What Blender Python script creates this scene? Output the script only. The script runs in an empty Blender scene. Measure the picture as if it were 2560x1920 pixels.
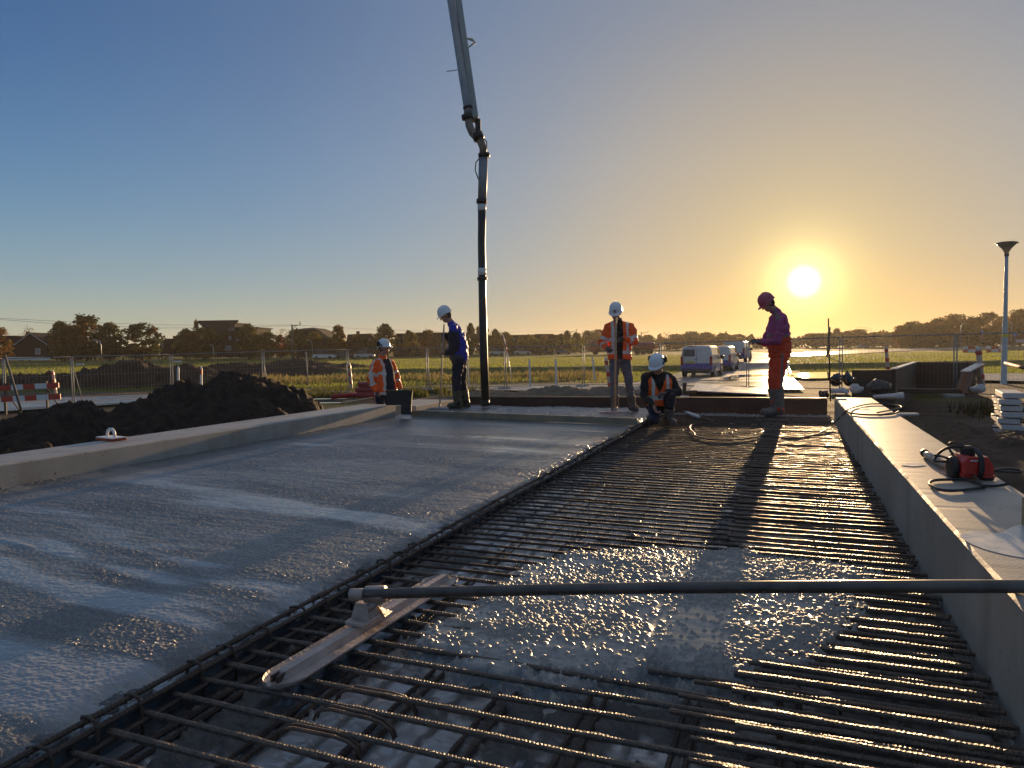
import bpy, math, random
import numpy as np
from mathutils import Vector, Matrix, Euler, noise as mnoise
R = math.radians
rng = np.random.default_rng(7); random.seed(7)
SC = bpy.context.scene
COL = SC.collection

# ------------------------------------------------------------------ camera
FPX = 1775.0; H = 1.12
PITCH = math.atan(89/FPX); ROLL = -0.013
cd = bpy.data.cameras.new('camera'); cam = bpy.data.objects.new('camera', cd); COL.objects.link(cam)
cd.sensor_width = 36; cd.lens = FPX/2560*36; cd.clip_start = 0.05; cd.clip_end = 6000
CM = Matrix.Rotation(math.pi/2-PITCH, 3, 'X') @ Matrix.Rotation(ROLL, 3, 'Z')
cam.matrix_world = Matrix.Translation((0, 0, H)) @ CM.to_4x4()
SC.camera = cam

# ------------------------------------------------------------------ sun, sky, exposure
SUN_AZ = 22.33; SUN_EL = 4.66
sdir = Vector((math.sin(R(SUN_AZ))*math.cos(R(SUN_EL)), math.cos(R(SUN_AZ))*math.cos(R(SUN_EL)), math.sin(R(SUN_EL))))
sl = bpy.data.lights.new('sun', 'SUN'); sl.energy = 5.0; sl.angle = R(0.5); sl.color = (1.0, 0.66, 0.34)
so = bpy.data.objects.new('sun', sl); COL.objects.link(so)
so.rotation_euler = (-sdir).to_track_quat('-Z', 'Y').to_euler()
W = bpy.data.worlds.new('World'); SC.world = W; W.use_nodes = True
def build_world():
    nt = W.node_tree; nt.nodes.clear(); N = nt.nodes.new; L = nt.links.new
    out = N('ShaderNodeOutputWorld'); bg = N('ShaderNodeBackground'); bg.inputs[1].default_value = 0.061
    sky = N('ShaderNodeTexSky'); sky.sky_type = 'NISHITA'; sky.sun_disc = False
    sky.sun_elevation = R(SUN_EL); sky.sun_rotation = R(SUN_AZ)
    sky.air_density = 1.0; sky.dust_density = 1.2; sky.ozone_density = 2.5; sky.altitude = 0
    tc = N('ShaderNodeTexCoord'); nrm = N('ShaderNodeVectorMath'); nrm.operation = 'NORMALIZE'
    L(tc.outputs['Generated'], nrm.inputs[0])
    dt = N('ShaderNodeVectorMath'); dt.operation = 'DOT_PRODUCT'; L(nrm.outputs[0], dt.inputs[0]); dt.inputs[1].default_value = sdir
    def M(op, a, b=None, c=None):
        m = N('ShaderNodeMath'); m.operation = op
        for i, v in enumerate((a, b, c)):
            if v is None: continue
            if isinstance(v, (int, float)): m.inputs[i].default_value = v
            else: L(v, m.inputs[i])
        return m.outputs[0]
    cl = M('MINIMUM', dt.outputs['Value'], 1.0)
    ang = M('MULTIPLY', M('ARCCOSINE', cl), 180/math.pi)          # degrees from the sun
    sep = N('ShaderNodeSeparateXYZ'); L(nrm.outputs[0], sep.inputs[0])
    elev = M('MULTIPLY', M('ARCSINE', sep.outputs[2]), 180/math.pi)
    def rmp(val, span, stops):
        r = N('ShaderNodeValToRGB'); r.color_ramp.interpolation = 'B_SPLINE' if len(stops) > 7 else 'LINEAR'; e = r.color_ramp.elements
        while len(e) < len(stops): e.new(.5)
        for q, (p, c) in zip(e, stops): q.position = p/span; q.color = (*c, 1)
        L(M('DIVIDE', val, span), r.inputs[0]); return r.outputs[0]
    away = rmp(elev, 90.0, AWAY); near = rmp(ang, 90.0, NEAR); wgt = rmp(ang, 90.0, [(p, (w, w, w)) for p, w in WGT])
    low = rmp(elev, 90.0, LOW)
    nl = N('ShaderNodeVectorMath'); nl.operation = 'MULTIPLY'; L(near, nl.inputs[0]); L(low, nl.inputs[1])
    mx = N('ShaderNodeMix'); mx.data_type = 'RGBA'; L(wgt, mx.inputs[0]); L(away, mx.inputs[6]); L(nl.outputs[0], mx.inputs[7])
    sc = N('ShaderNodeVectorMath'); sc.operation = 'SCALE'; L(mx.outputs[2], sc.inputs[0]); sc.inputs['Scale'].default_value = 10.0
    # small share of physical sky; hand-graded ramps with overhead fill give the rest
    m2 = N('ShaderNodeMix'); m2.data_type = 'RGBA'; m2.inputs[0].default_value = .9; L(sky.outputs[0], m2.inputs[6]); L(sc.outputs[0], m2.inputs[7])
    tot = m2.outputs[2]
    def add(a, b):
        v = N('ShaderNodeVectorMath'); v.operation = 'ADD'; L(a, v.inputs[0]); L(b, v.inputs[1]); return v.outputs[0]
    mr = N('ShaderNodeMapRange'); mr.interpolation_type = 'SMOOTHSTEP'
    mr.inputs['From Min'].default_value = 0.35; mr.inputs['From Max'].default_value = 1.45
    mr.inputs['To Min'].default_value = 14.0; mr.inputs['To Max'].default_value = 0.0
    L(ang, mr.inputs['Value'])
    v = N('ShaderNodeVectorMath'); v.operation = 'SCALE'; v.inputs[0].default_value = (1, .95, .8); L(mr.outputs[0], v.inputs['Scale'])
    tot = add(tot, v.outputs[0])
    L(tot, bg.inputs[0]); L(bg.outputs[0], out.inputs[0])
AWAY = [(0, (.46, .44, .32)), (2.5, (.37, .43, .36)), (5, (.25, .37, .42)), (10, (.115, .26, .43)), (16, (.055, .165, .355)), (22, (.026, .11, .29)), (30, (.022, .09, .25)), (48, (.17, .22, .31)), (90, (.33, .355, .40))]  # stops high overhead are brightened as added fill for shaded surfaces
NEAR = [(0, (2.0, 1.6, .75)), (2.0, (1.15, .92, .42)), (3.5, (.68, .54, .27)), (6, (.53, .425, .25)), (10, (.50, .40, .265)), (16, (.50, .42, .315)), (24, (.39, .395, .39)), (34, (.36, .40, .45)), (90, (.28, .34, .43))]
WGT = [(0, 1.0), (6, .96), (12, .85), (20, .68), (30, .52), (42, .27), (60, .06), (90, 0)]
LOW = [(0, (1.22, .99, .68)), (3, (1.16, .99, .77)), (7, (1.03, .99, .94)), (14, (.98, 1.0, 1.04)), (24, (.86, .90, .98)), (90, (.7, .75, .85))]
build_world()
SC.view_settings.view_transform = 'Standard'; SC.view_settings.look = 'None'
SC.view_settings.exposure = 0.80; SC.view_settings.gamma = 1.0
SC.render.engine = 'CYCLES'
SC.cycles.use_denoising = True
SC.cycles.max_bounces = 6; SC.cycles.transparent_max_bounces = 12
SC.cycles.sample_clamp_indirect = 4

# ------------------------------------------------------------------ geometry helpers
def ray(x, y): return CM @ Vector(((x-1280)/FPX, (960-y)/FPX, -1))
def G(x, y, z=0.0):                      # point of the plane z seen at photo pixel (x, y)
    d = ray(x, y); return Vector((0, 0, H)) + d*((z-H)/d.z)
def A(x, y, Y):                          # point at depth Y seen at photo pixel (x, y)
    d = ray(x, y); return Vector((0, 0, H)) + d*(Y/d.y)
_v = ray(1968, 862); DA = math.atan2(_v.x, _v.y); SA, CA = math.sin(DA), math.cos(DA)
def D(u, t, z=0.0): return Vector((t*SA+u*CA, t*CA-u*SA, z))       # deck coordinates
def DU(P): return (P[0]*CA-P[1]*SA, P[0]*SA+P[1]*CA)

def hash2(ix, iy, s):
    n = (ix.astype(np.int64)*374761393 + iy.astype(np.int64)*668265263 + s*1274126177) & 0xffffffff
    n = ((n ^ (n >> 13))*1274126177) & 0xffffffff
    return ((n ^ (n >> 16)) & 0xffff)/65535.0
def vnoise(x, y, s=0):
    ix, iy = np.floor(x), np.floor(y); fx, fy = x-ix, y-iy
    fx = fx*fx*fx*(fx*(fx*6-15)+10); fy = fy*fy*fy*(fy*(fy*6-15)+10)
    a, b, c, d = hash2(ix, iy, s), hash2(ix+1, iy, s), hash2(ix, iy+1, s), hash2(ix+1, iy+1, s)
    return (a+(b-a)*fx+(c-a)*fy+(a-b-c+d)*fx*fy)*2-1
def fbm(x, y, o=4, s=0, g=.5):
    v = 0; a = 1; t = 0
    for k in range(o):
        v = v + a*vnoise(x*2**k+k*17.3, y*2**k-k*9.1, s+k); t += a; a *= g
    return v/t
def cells(x, y, s=0):                    # distance to the nearest pebble centre and that pebble's random size
    ix, iy = np.floor(x), np.floor(y); best = np.full(x.shape, 9.0); rad = np.zeros(x.shape)
    for dx in (-1, 0, 1):
        for dy in (-1, 0, 1):
            cx, cy = ix+dx, iy+dy
            d = np.hypot(cx+.15+.7*hash2(cx, cy, s)-x, cy+.15+.7*hash2(cx, cy, s+5)-y); r = hash2(cx, cy, s+9)
            m = d < best; best = np.where(m, d, best); rad = np.where(m, r, rad)
    return best, rad
def sstep(a, b, x):
    t = np.clip((x-a)/(b-a), 0, 1); return t*t*(3-2*t)

def new_mesh(name, v, f, smooth=False):  # numpy verts (n,3) and faces (m,k)
    me = bpy.data.meshes.new(name); v = np.asarray(v, np.float32); f = np.asarray(f, np.int32)
    n, k = f.shape
    me.vertices.add(len(v)); me.vertices.foreach_set('co', v.ravel())
    me.loops.add(n*k); me.loops.foreach_set('vertex_index', f.ravel())
    me.polygons.add(n); me.polygons.foreach_set('loop_start', np.arange(0, n*k, k, dtype=np.int32))
    me.polygons.foreach_set('use_smooth', np.full(n, smooth, dtype=bool))
    me.update(calc_edges=True); return me
def grid_faces(r, c):
    i = np.arange(r*c).reshape(r, c)
    return np.stack([i[:-1, :-1], i[:-1, 1:], i[1:, 1:], i[1:, :-1]], -1).reshape(-1, 4)
def attr(me, name, vals):
    a = me.attributes.new(name, 'FLOAT', 'POINT'); a.data.foreach_set('value', np.asarray(vals, np.float32).ravel())

class MB:
    def __init__(s): s.v = []; s.f = []; s.m = []; s.sm = []; s.k = 0
    def add(s, vs, fs, mi=0, smooth=False):
        o = len(s.v); s.v += [tuple(p) for p in vs]
        for f in fs: s.f.append([i+o for i in f]); s.m.append(mi); s.sm.append(smooth)
        return s
    def box(s, c, d, rot=None, mi=0, bev=0.0):
        x, y, z = d[0]/2, d[1]/2, d[2]/2; M = rot if rot is not None else Matrix.Identity(3); c = Vector(c)
        if bev <= 0:
            P = [(-x,-y,-z),(x,-y,-z),(x,y,-z),(-x,y,-z),(-x,-y,z),(x,-y,z),(x,y,z),(-x,y,z)]
            F = [(0,3,2,1),(4,5,6,7),(0,1,5,4),(1,2,6,5),(2,3,7,6),(3,0,4,7)]
        else:
            b = min(bev, x*.9, y*.9, z*.9); P = []; F = []
            ring = lambda zz, i: [(-x+i+b,-y+i,zz),(x-i-b,-y+i,zz),(x-i,-y+i+b,zz),(x-i,y-i-b,zz),(x-i-b,y-i,zz),(-x+i+b,y-i,zz),(-x+i,y-i-b,zz),(-x+i,-y+i+b,zz)]
            P = ring(-z, b)+ring(-z+b, 0)+ring(z-b, 0)+ring(z, b)
            for q in range(3):
                for i in range(8): F.append((q*8+i, q*8+(i+1) % 8, q*8+8+(i+1) % 8, q*8+8+i))
            F.append(tuple(range(7, -1, -1))); F.append(tuple(range(24, 32)))
        return s.add([c+M@Vector(p) for p in P], F, mi)
    def hull(s, bot, top, mi=0):         # two polygons with the same number of corners
        n = len(bot); F = [(i, (i+1) % n, n+(i+1) % n, n+i) for i in range(n)]
        F += [tuple(range(n-1, -1, -1)), tuple(range(n, 2*n))]
        return s.add(list(bot)+list(top), F, mi)
    def tube(s, pts, r, n=8, mi=0, cap=True, ref=None, smooth=True):
        pts = [Vector(p) for p in pts]; m = len(pts)
        rr = [r]*m if not isinstance(r, (list, tuple, np.ndarray)) else list(r)
        V = []; px = None
        for i in range(m):
            d = (pts[min(i+1, m-1)]-pts[max(i-1, 0)])
            d = d.normalized() if d.length > 1e-9 else Vector((0, 0, 1))
            if px is None:
                q = Vector(ref) if ref is not None else (Vector((1, 0, 0)) if abs(d.x) < .9 else Vector((0, 1, 0)))
            else: q = px
            x = (q-d*q.dot(d)); x = x.normalized() if x.length > 1e-6 else d.orthogonal().normalized()
            px = Vector(ref) if ref is not None else x
            y = d.cross(x); a, b = rr[i] if isinstance(rr[i], (tuple, list)) else (rr[i], rr[i])
            for j in range(n):
                t = 2*math.pi*j/n; V.append(pts[i]+x*(a*math.cos(t))+y*(b*math.sin(t)))
        F = [(i*n+j, i*n+(j+1) % n, (i+1)*n+(j+1) % n, (i+1)*n+j) for i in range(m-1) for j in range(n)]
        if cap: F += [tuple(range(n-1, -1, -1)), tuple(range((m-1)*n, m*n))]
        return s.add(V, F, mi, smooth)
    def capsule(s, p, q, a, b, n=10, mi=0): # tapered limb with round ends (fused later)
        p, q = Vector(p), Vector(q); d = (q-p); L = max(d.length, 1e-5); d = d/L
        P = []; Rr = []
        for k in (-.98, -.7, -.35): P.append(p+d*(a*k)); Rr.append(a*math.sqrt(1-k*k))
        P.append(p); Rr.append(a); P.append(q); Rr.append(b)
        for k in (.35, .7, .98): P.append(q+d*(b*k)); Rr.append(b*math.sqrt(1-k*k))
        return s.tube(P, Rr, n, mi)
    def ball(s, c, r, n=12, m=8, mi=0, rot=None):
        c = Vector(c); rx, ry, rz = (r, r, r) if not isinstance(r, (tuple, list)) else r
        M = rot if rot is not None else Matrix.Identity(3); V = []; F = []
        for i in range(1, m):
            ph = math.pi*i/m
            for j in range(n):
                th = 2*math.pi*j/n
                V.append(c+M@Vector((rx*math.sin(ph)*math.cos(th), ry*math.sin(ph)*math.sin(th), rz*math.cos(ph))))
        V += [c+M@Vector((0, 0, rz)), c-M@Vector((0, 0, rz))]; T = len(V)-2
        for i in range(m-2):
            for j in range(n): F.append((i*n+j, (i+1)*n+j, (i+1)*n+(j+1) % n, i*n+(j+1) % n))
        for j in range(n): F.append((T, j, (j+1) % n)); F.append((T+1, (m-2)*n+(j+1) % n, (m-2)*n+j))
        return s.add(V, F, mi, True)
    def lathe(s, prof, c=(0, 0, 0), n=20, mi=0):
        c = Vector(c); V = [c+Vector((r*math.cos(2*math.pi*j/n), r*math.sin(2*math.pi*j/n), z)) for r, z in prof for j in range(n)]
        F = [(i*n+j, i*n+(j+1) % n, (i+1)*n+(j+1) % n, (i+1)*n+j) for i in range(len(prof)-1) for j in range(n)]
        F += [tuple(range(n-1, -1, -1)), tuple(range((len(prof)-1)*n, len(prof)*n))]
        return s.add(V, F, mi, True)
    def mesh(s, name, off=(0, 0, 0)):
        me = bpy.data.meshes.new(name); o = Vector(off)
        me.from_pydata([Vector(p)-o for p in s.v], [], s.f)
        me.polygons.foreach_set('material_index', s.m); me.polygons.foreach_set('use_smooth', s.sm); me.update(); return me

def link(name, me, mats, parent=None, loc=None):
    for m in (mats if isinstance(mats, (list, tuple)) else [mats]): me.materials.append(m)
    o = bpy.data.objects.new(name, me); COL.objects.link(o)
    if parent is not None: o.parent = parent
    if loc is not None: o.location = loc
    return o
def part(name, mb, mats, parent, label=None):   # vertices are given in the thing's own frame
    o = link(name, mb.mesh(name), mats, parent)
    if label: o['label'] = label
    return o
def wpart(name, mb, mats, parent, label=None):  # vertices are given in world coordinates (thing not rotated)
    off = Vector(parent.location); q = parent.parent
    if q is not None: off = off+Vector(q.location)
    o = link(name, mb.mesh(name, off), mats, parent)
    if label: o['label'] = label
    return o
def tag(o, label, cat, group=None, kind=None):
    if label: o['label'] = label
    if cat: o['category'] = cat
    if group: o['group'] = group
    if kind: o['kind'] = kind
    return o
def thing(name, label, cat, loc=(0, 0, 0), rz=0, group=None):
    o = bpy.data.objects.new(name, None); COL.objects.link(o); o.empty_display_size = .1
    o.location = loc; o.rotation_euler = (0, 0, rz); return tag(o, label, cat, group)
def solo(name, mb, mats, label, cat, group=None, kind=None):   # a thing that is one mesh, origin at its base centre
    V = np.array([tuple(p) for p in mb.v]); c = Vector(((V[:, 0].min()+V[:, 0].max())/2, (V[:, 1].min()+V[:, 1].max())/2, V[:, 2].min()))
    o = link(name, mb.mesh(name, c), mats, None, c); return tag(o, label, cat, group, kind)
def dup(o, parent=None, loc=None, rz=None, label=None):
    c = o.copy(); COL.objects.link(c)
    if parent is not None: c.parent = parent
    if loc is not None: c.location = loc
    if rz is not None: c.rotation_euler = (0, 0, rz)
    if label: c['label'] = label
    for ch in list(o.children): dup(ch, c)
    return c
def RZ(a): return Matrix.Rotation(a, 3, 'Z')
DROT = RZ(-DA)                            # local x = across the deck, local y = along it

# ------------------------------------------------------------------ materials
def mat(name, col, rough=.6, metal=0.0, var=.25, scale=6.0, bump=0.0, bscale=40.0, col2=None, rvar=.15, coat=0.0, spec=.5, transl=0.0, stretch=(1, 1, 1), detail=5):
    m = bpy.data.materials.new(name); m.use_nodes = True; nt = m.node_tree; N = nt.nodes.new; L = nt.links.new
    b = nt.nodes['Principled BSDF']
    b.inputs['Metallic'].default_value = metal; b.inputs['Coat Weight'].default_value = coat; b.inputs['Coat Roughness'].default_value = .08
    b.inputs['Specular IOR Level'].default_value = spec
    tc = N('ShaderNodeTexCoord'); mp = N('ShaderNodeMapping'); mp.inputs['Scale'].default_value = stretch; L(tc.outputs['Object'], mp.inputs[0])
    n1 = N('ShaderNodeTexNoise'); n1.inputs['Scale'].default_value = scale; n1.inputs['Detail'].default_value = detail; n1.inputs['Roughness'].default_value = .6
    L(mp.outputs[0], n1.inputs['Vector'])
    c2 = col2 if col2 else tuple(c*(1-var) for c in col); c1 = col if col2 else tuple(min(1, c*(1+var)) for c in col)
    rp = N('ShaderNodeValToRGB'); rp.color_ramp.elements[0].position = .3; rp.color_ramp.elements[1].position = .7
    rp.color_ramp.elements[0].color = (*c2, 1); rp.color_ramp.elements[1].color = (*c1, 1)
    L(n1.outputs['Fac'], rp.inputs[0]); L(rp.outputs[0], b.inputs['Base Color'])
    mr = N('ShaderNodeMapRange'); mr.inputs['From Min'].default_value = .3; mr.inputs['From Max'].default_value = .7
    mr.inputs['To Min'].default_value = max(.02, rough-rvar); mr.inputs['To Max'].default_value = min(1, rough+rvar)
    L(n1.outputs['Fac'], mr.inputs['Value']); L(mr.outputs[0], b.inputs['Roughness'])
    if bump > 0:
        n2 = N('ShaderNodeTexNoise'); n2.inputs['Scale'].default_value = bscale; n2.inputs['Detail'].default_value = 4; L(mp.outputs[0], n2.inputs['Vector'])
        bp = N('ShaderNodeBump'); bp.inputs['Strength'].default_value = bump; bp.inputs['Distance'].default_value = .02
        L(n2.outputs['Fac'], bp.inputs['Height']); L(bp.outputs[0], b.inputs['Normal'])
    if transl > 0:
        t = N('ShaderNodeBsdfTranslucent'); L(rp.outputs[0], t.inputs[0]); mx = N('ShaderNodeMixShader'); mx.inputs[0].default_value = transl
        L(b.outputs[0], mx.inputs[1]); L(t.outputs[0], mx.inputs[2]); L(mx.outputs[0], nt.nodes['Material Output'].inputs[0])
    return m
M_ = {}
def mm(k, *a, **kw):
    if k not in M_: M_[k] = mat(k, *a, **kw)
    return M_[k]
concrete = mat('cured concrete', (.36, .34, .31), .75, var=.16, scale=5, bump=.35, bscale=120, spec=.35)
rust = mat('rusty steel bar', (.070, .044, .030), .60, .10, var=.5, scale=9, bump=.45, bscale=120, rvar=.20)
wetrust = mat('wet rusty bar', (.13, .082, .055), .40, .10, var=.5, scale=9, bump=.45, bscale=120, rvar=.22)
darksteel = mat('dark steel', (.05, .045, .042), .45, .6, var=.3, scale=12, bump=.1)
galv = mat('galvanised steel', (.42, .43, .44), .42, .75, var=.2, scale=10)
whitepaint = mat('white paint', (.72, .71, .69), .45, var=.08, scale=6)
redpaint = mat('red paint', (.5, .05, .03), .4, var=.15, scale=8)
blackrubber = mat('black rubber', (.016, .016, .017), .55, var=.3, scale=14, bump=.1)
timber = mat('timber', (.42, .29, .16), .7, var=.25, scale=4, stretch=(1, 9, 9), bump=.2)
soil = mat('dark soil', (.060, .041, .028), .85, col2=(.018, .013, .010), scale=7, bump=.8, bscale=25, spec=.2)
glass = mat('dark window glass', (.03, .035, .045), .08, var=.1, scale=2, rvar=.02)

def node_mat(name):
    m = bpy.data.materials.new(name); m.use_nodes = True; nt = m.node_tree
    return m, nt, nt.nodes['Principled BSDF'], nt.nodes.new, nt.links.new
def ramp(N, stops):
    r = N('ShaderNodeValToRGB'); e = r.color_ramp.elements
    while len(e) < len(stops): e.new(.5)
    for q, (p, c) in zip(e, stops): q.position = p; q.color = (*c, 1)
    return r
def wet_concrete(name, dark, light, r0, r1, bscale, bstr, spec=.5):     # the mesh carries 'film' (0 rough paste .. 1 smooth wet skin)
    m, nt, b, N, L = node_mat(name)
    a = N('ShaderNodeAttribute'); a.attribute_name = 'film'
    tc = N('ShaderNodeTexCoord'); n1 = N('ShaderNodeTexNoise'); n1.inputs['Scale'].default_value = bscale; n1.inputs['Detail'].default_value = 6; n1.inputs['Roughness'].default_value = .7
    L(tc.outputs['Object'], n1.inputs['Vector'])
    r = ramp(N, [(.3, dark), (.7, light)]); L(n1.outputs['Fac'], r.inputs[0]); L(r.outputs[0], b.inputs['Base Color'])
    mr = N('ShaderNodeMapRange'); mr.inputs['To Min'].default_value = r0; mr.inputs['To Max'].default_value = r1; L(a.outputs['Fac'], mr.inputs['Value'])
    L(mr.outputs[0], b.inputs['Roughness'])
    ms = N('ShaderNodeMapRange'); ms.inputs['To Min'].default_value = bstr; ms.inputs['To Max'].default_value = bstr*.12; L(a.outputs['Fac'], ms.inputs['Value'])
    bp = N('ShaderNodeBump'); bp.inputs['Distance'].default_value = .006; L(ms.outputs[0], bp.inputs['Strength'])
    L(n1.outputs['Fac'], bp.inputs['Height']); L(bp.outputs[0], b.inputs['Normal'])
    b.inputs['Specular IOR Level'].default_value = spec
    return m

# ================================================================== DECK
US, UR, UL = -1.99, 0.66, -6.15          # seam, right beam face, left beam face
TEND = 12.6
def deck_grid(u0, u1, t0, t1, du, k):
    rows = [t0]
    while rows[-1] < t1: rows.append(rows[-1]*(1+k))
    u = np.linspace(u0, u1, int((u1-u0)/du)+1); t = np.array(rows)
    return np.meshgrid(u, t)
def deck_obj(name, Ug, Tg, Z, m, film=None, keep=None):
    P = np.stack([Tg*SA+Ug*CA, Tg*CA-Ug*SA, Z], -1).reshape(-1, 3); F = grid_faces(*Ug.shape)
    if keep is not None:
        kk = keep.ravel()[F].any(1); F = F[kk]; used = np.unique(F); mp = np.zeros(len(P), np.int64); mp[used] = np.arange(len(used)); F = mp[F]; P = P[used]
        if film is not None: film = film.ravel()[used]
    me = new_mesh(name, P, F, True)
    if film is not None: attr(me, 'film', film)
    return link(name, me, m)

# --- fresh concrete, screeded part (4.2 m wide) and the rough part beyond the screed board
U, T = deck_grid(UL, US+.03, 1.0, TEND, .0046, .0017)
Tq = T+.10*U+.10*fbm(U*.7, T*.7, 2, 3)
st = fbm(U*.36+.5*fbm(U*.4, T*.6, 2, 3), Tq*2.9, 5, 11)                       # long smears left by the float
film = sstep(.08, .46, st+.30*fbm(U*2.0, Tq*8, 4, 21))
rough_far = sstep(10.2, 10.6, T+.035*(U+4))
film = film*(1-.8*rough_far)
grain = fbm(U*44, T*44, 3, 31, .7); peb, pr = cells(U*82+.5*fbm(U*20, T*20, 2, 6), T*76, 5)
lump = np.sqrt(np.clip(1-(peb/(.30+.30*pr))**2, 0, 1))*(pr > .25)*(.5+.5*pr); pb2, pr2 = cells(U*46+.6*fbm(U*12, T*12, 2, 16), T*50, 15)
lump2 = np.sqrt(np.clip(1-(pb2/(.28+.34*pr2))**2, 0, 1))*(pr2 > .3)*(.4+.6*pr2)
patch = .50+.50*sstep(-.05, .35, fbm(U*.8, Tq*2.4, 3, 91))
edge = sstep(.17, .01, (US-U)+.05*fbm(T*7, U*3, 3, 8))                          # ragged at the stop end
Z = -.006+.005*st+(1-film)*patch*(.0030*grain+.0036*lump+.0036*lump2)+film*(.0012*grain+.0009*lump+.0010*lump2)
Z += .0022*fbm(U*5, T*24, 3, 2)*(1-.6*film)
for tl, sl_, w_ in ((2.75, .30, .02),):      # ridges between float passes
    Z += .004*(.5+vnoise(U*6, T*0, 4))*np.exp(-((T-tl-sl_*(-3.4-U)*.35-.03*vnoise(U*2.5, T*0, 8))/w_)**2)*(U > -5.5)*(U < -2.3)
Z += rough_far*(.03+.02*fbm(U*3, T*5, 4, 61)+.012*fbm(U*14, T*14, 3, 62))
Z -= edge*(.018+.03*np.clip(fbm(U*30, T*30, 3, 12)+.1, 0, 1))
Z += .012*sstep(.10, 0, U-UL)*np.clip(.5+fbm(U*30, T*25, 3, 44), 0, 1)
wetm = wet_concrete('fresh concrete', (.085, .086, .084), (.235, .233, .224), .23, .17, 170, 1.0, 1.0)
o = deck_obj('fresh_concrete_slab', U, T, Z, wetm, film)
nt_ = wetm.node_tree; fm = nt_.nodes.new('ShaderNodeMix'); fm.data_type = 'RGBA'; pb = nt_.nodes['Principled BSDF']     # the paste skin is paler than the stones
nt_.links.new(pb.inputs['Base Color'].links[0].from_socket, fm.inputs[6]); fm.inputs[7].default_value = (.31, .308, .298, 1)
fs = nt_.nodes.new('ShaderNodeMath'); fs.operation = 'MULTIPLY'; fs.inputs[1].default_value = .55; nt_.links.new([q for q in nt_.nodes if q.type == 'ATTRIBUTE'][0].outputs['Fac'], fs.inputs[0])
nt_.links.new(fs.outputs[0], fm.inputs[0]); nt_.links.new(fm.outputs[2], pb.inputs['Base Color'])
tag(o, 'freshly poured wet concrete slab, screeded smooth, between left beam and reinforcement', 'concrete slab', kind='structure')

# --- wet floor of the bay under the bars
U, T = deck_grid(US-.1, UR, .9, TEND+.3, .014, .005)
pl = np.abs(((U+2.0)/.155) % 1-.5)                                                 # joints of the floor planks
wet = sstep(-.06, .10, fbm(U*3.0, T*2.2, 5, 77, .65)+.42*np.exp(-((U+1.0)/.6)**2)*sstep(3.0, 4.5, T)*sstep(9.5, 8, T)-.02*sstep(2.9, 2.4, T)+.12*np.exp(-((U+.75)/.5)**2)*sstep(2.9, 2.5, T)-.30*sstep(-.5, .0, U)*sstep(4, 6, T)-.04)
wet = wet*(1-sstep(.38, .44, pl)*.8)
lum = np.clip(fbm(U*9, T*9, 4, 88), -.2, 1); fp, fr = cells(U*30, T*30, 8); fpe = np.sqrt(np.clip(1-(fp/(.25+.25*fr))**2, 0, 1))*(fr > .35)*(.4+.6*fr)
Z = -.118+.042*sstep(2.7, 4.0, T)+.0012*fbm(U*5, T*5, 2, 4)+(1-wet)*(.034*np.clip(lum, 0, 1)+.014*np.clip(fbm(U*30, T*30, 3, 90), 0, 1)+.016*fpe)+.005*fpe*(fr > .8)-.016*sstep(.40, .46, pl)*sstep(4.2, 3.6, T)
flo = wet_concrete('wet bay floor', (.028, .024, .020), (.085, .076, .066), .5, .05, 70, .9, 1.0)
fn_ = flo.node_tree; fa = fn_.nodes.new('ShaderNodeMix'); fa.data_type = 'RGBA'; fb = fn_.nodes['Principled BSDF']
fn_.links.new(fb.inputs['Base Color'].links[0].from_socket, fa.inputs[6]); fa.inputs[7].default_value = (.33, .325, .315, 1)
fn_.links.new([q for q in fn_.nodes if q.type == 'ATTRIBUTE'][0].outputs['Fac'], fa.inputs[0]); fn_.links.new(fa.outputs[2], fb.inputs['Base Color'])
o = deck_obj('bay_floor', U, T, Z, flo, wet); tag(o, 'wet floor below the reinforcement bars', 'floor', kind='structure')
b = MB(); b.box(D(-2.8, 6.8, -.62), (9.2, 12.6, .78), DROT)
o = solo('deck_base', b, concrete, 'concrete base carrying the deck', 'base', kind='structure')

# --- edge beams
def beam(name, u0, u1, t0, t1, z0, z1, ch, label, seed):
    n = int((t1-t0)/.045); b = MB(); V = []; F = []
    for i in range(n+1):
        t = t0+(t1-t0)*i/n; q = lambda a: .003*mnoise.noise(Vector((t*3.1+a, seed, a)))+.0018*mnoise.noise(Vector((t*19+a, seed, a)))
        e1 = .003*max(0, mnoise.noise(Vector((t*13, seed, 4))))
        prof = [(u0, z0), (u0+q(1), z0+(z1-z0)*.5), (u0+q(2), z1-ch), (u0+ch+q(3)+e1, z1-e1), (u0+(u1-u0)*.5, z1+q(5)*.08), (u1-ch+q(6), z1), (u1, z1-ch), (u1, z0)]
        V += [D(u, t, z) for u, z in prof]
    k = 8
    for i in range(n):
        for j in range(k): F.append((i*k+j, i*k+(j+1) % k, (i+1)*k+(j+1) % k, (i+1)*k+j))
    F += [tuple(range(k-1, -1, -1)), tuple(range(n*k, n*k+k))]
    b.add(V, F); o = solo(name, b, beamm, label, 'beam'); return o
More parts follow.
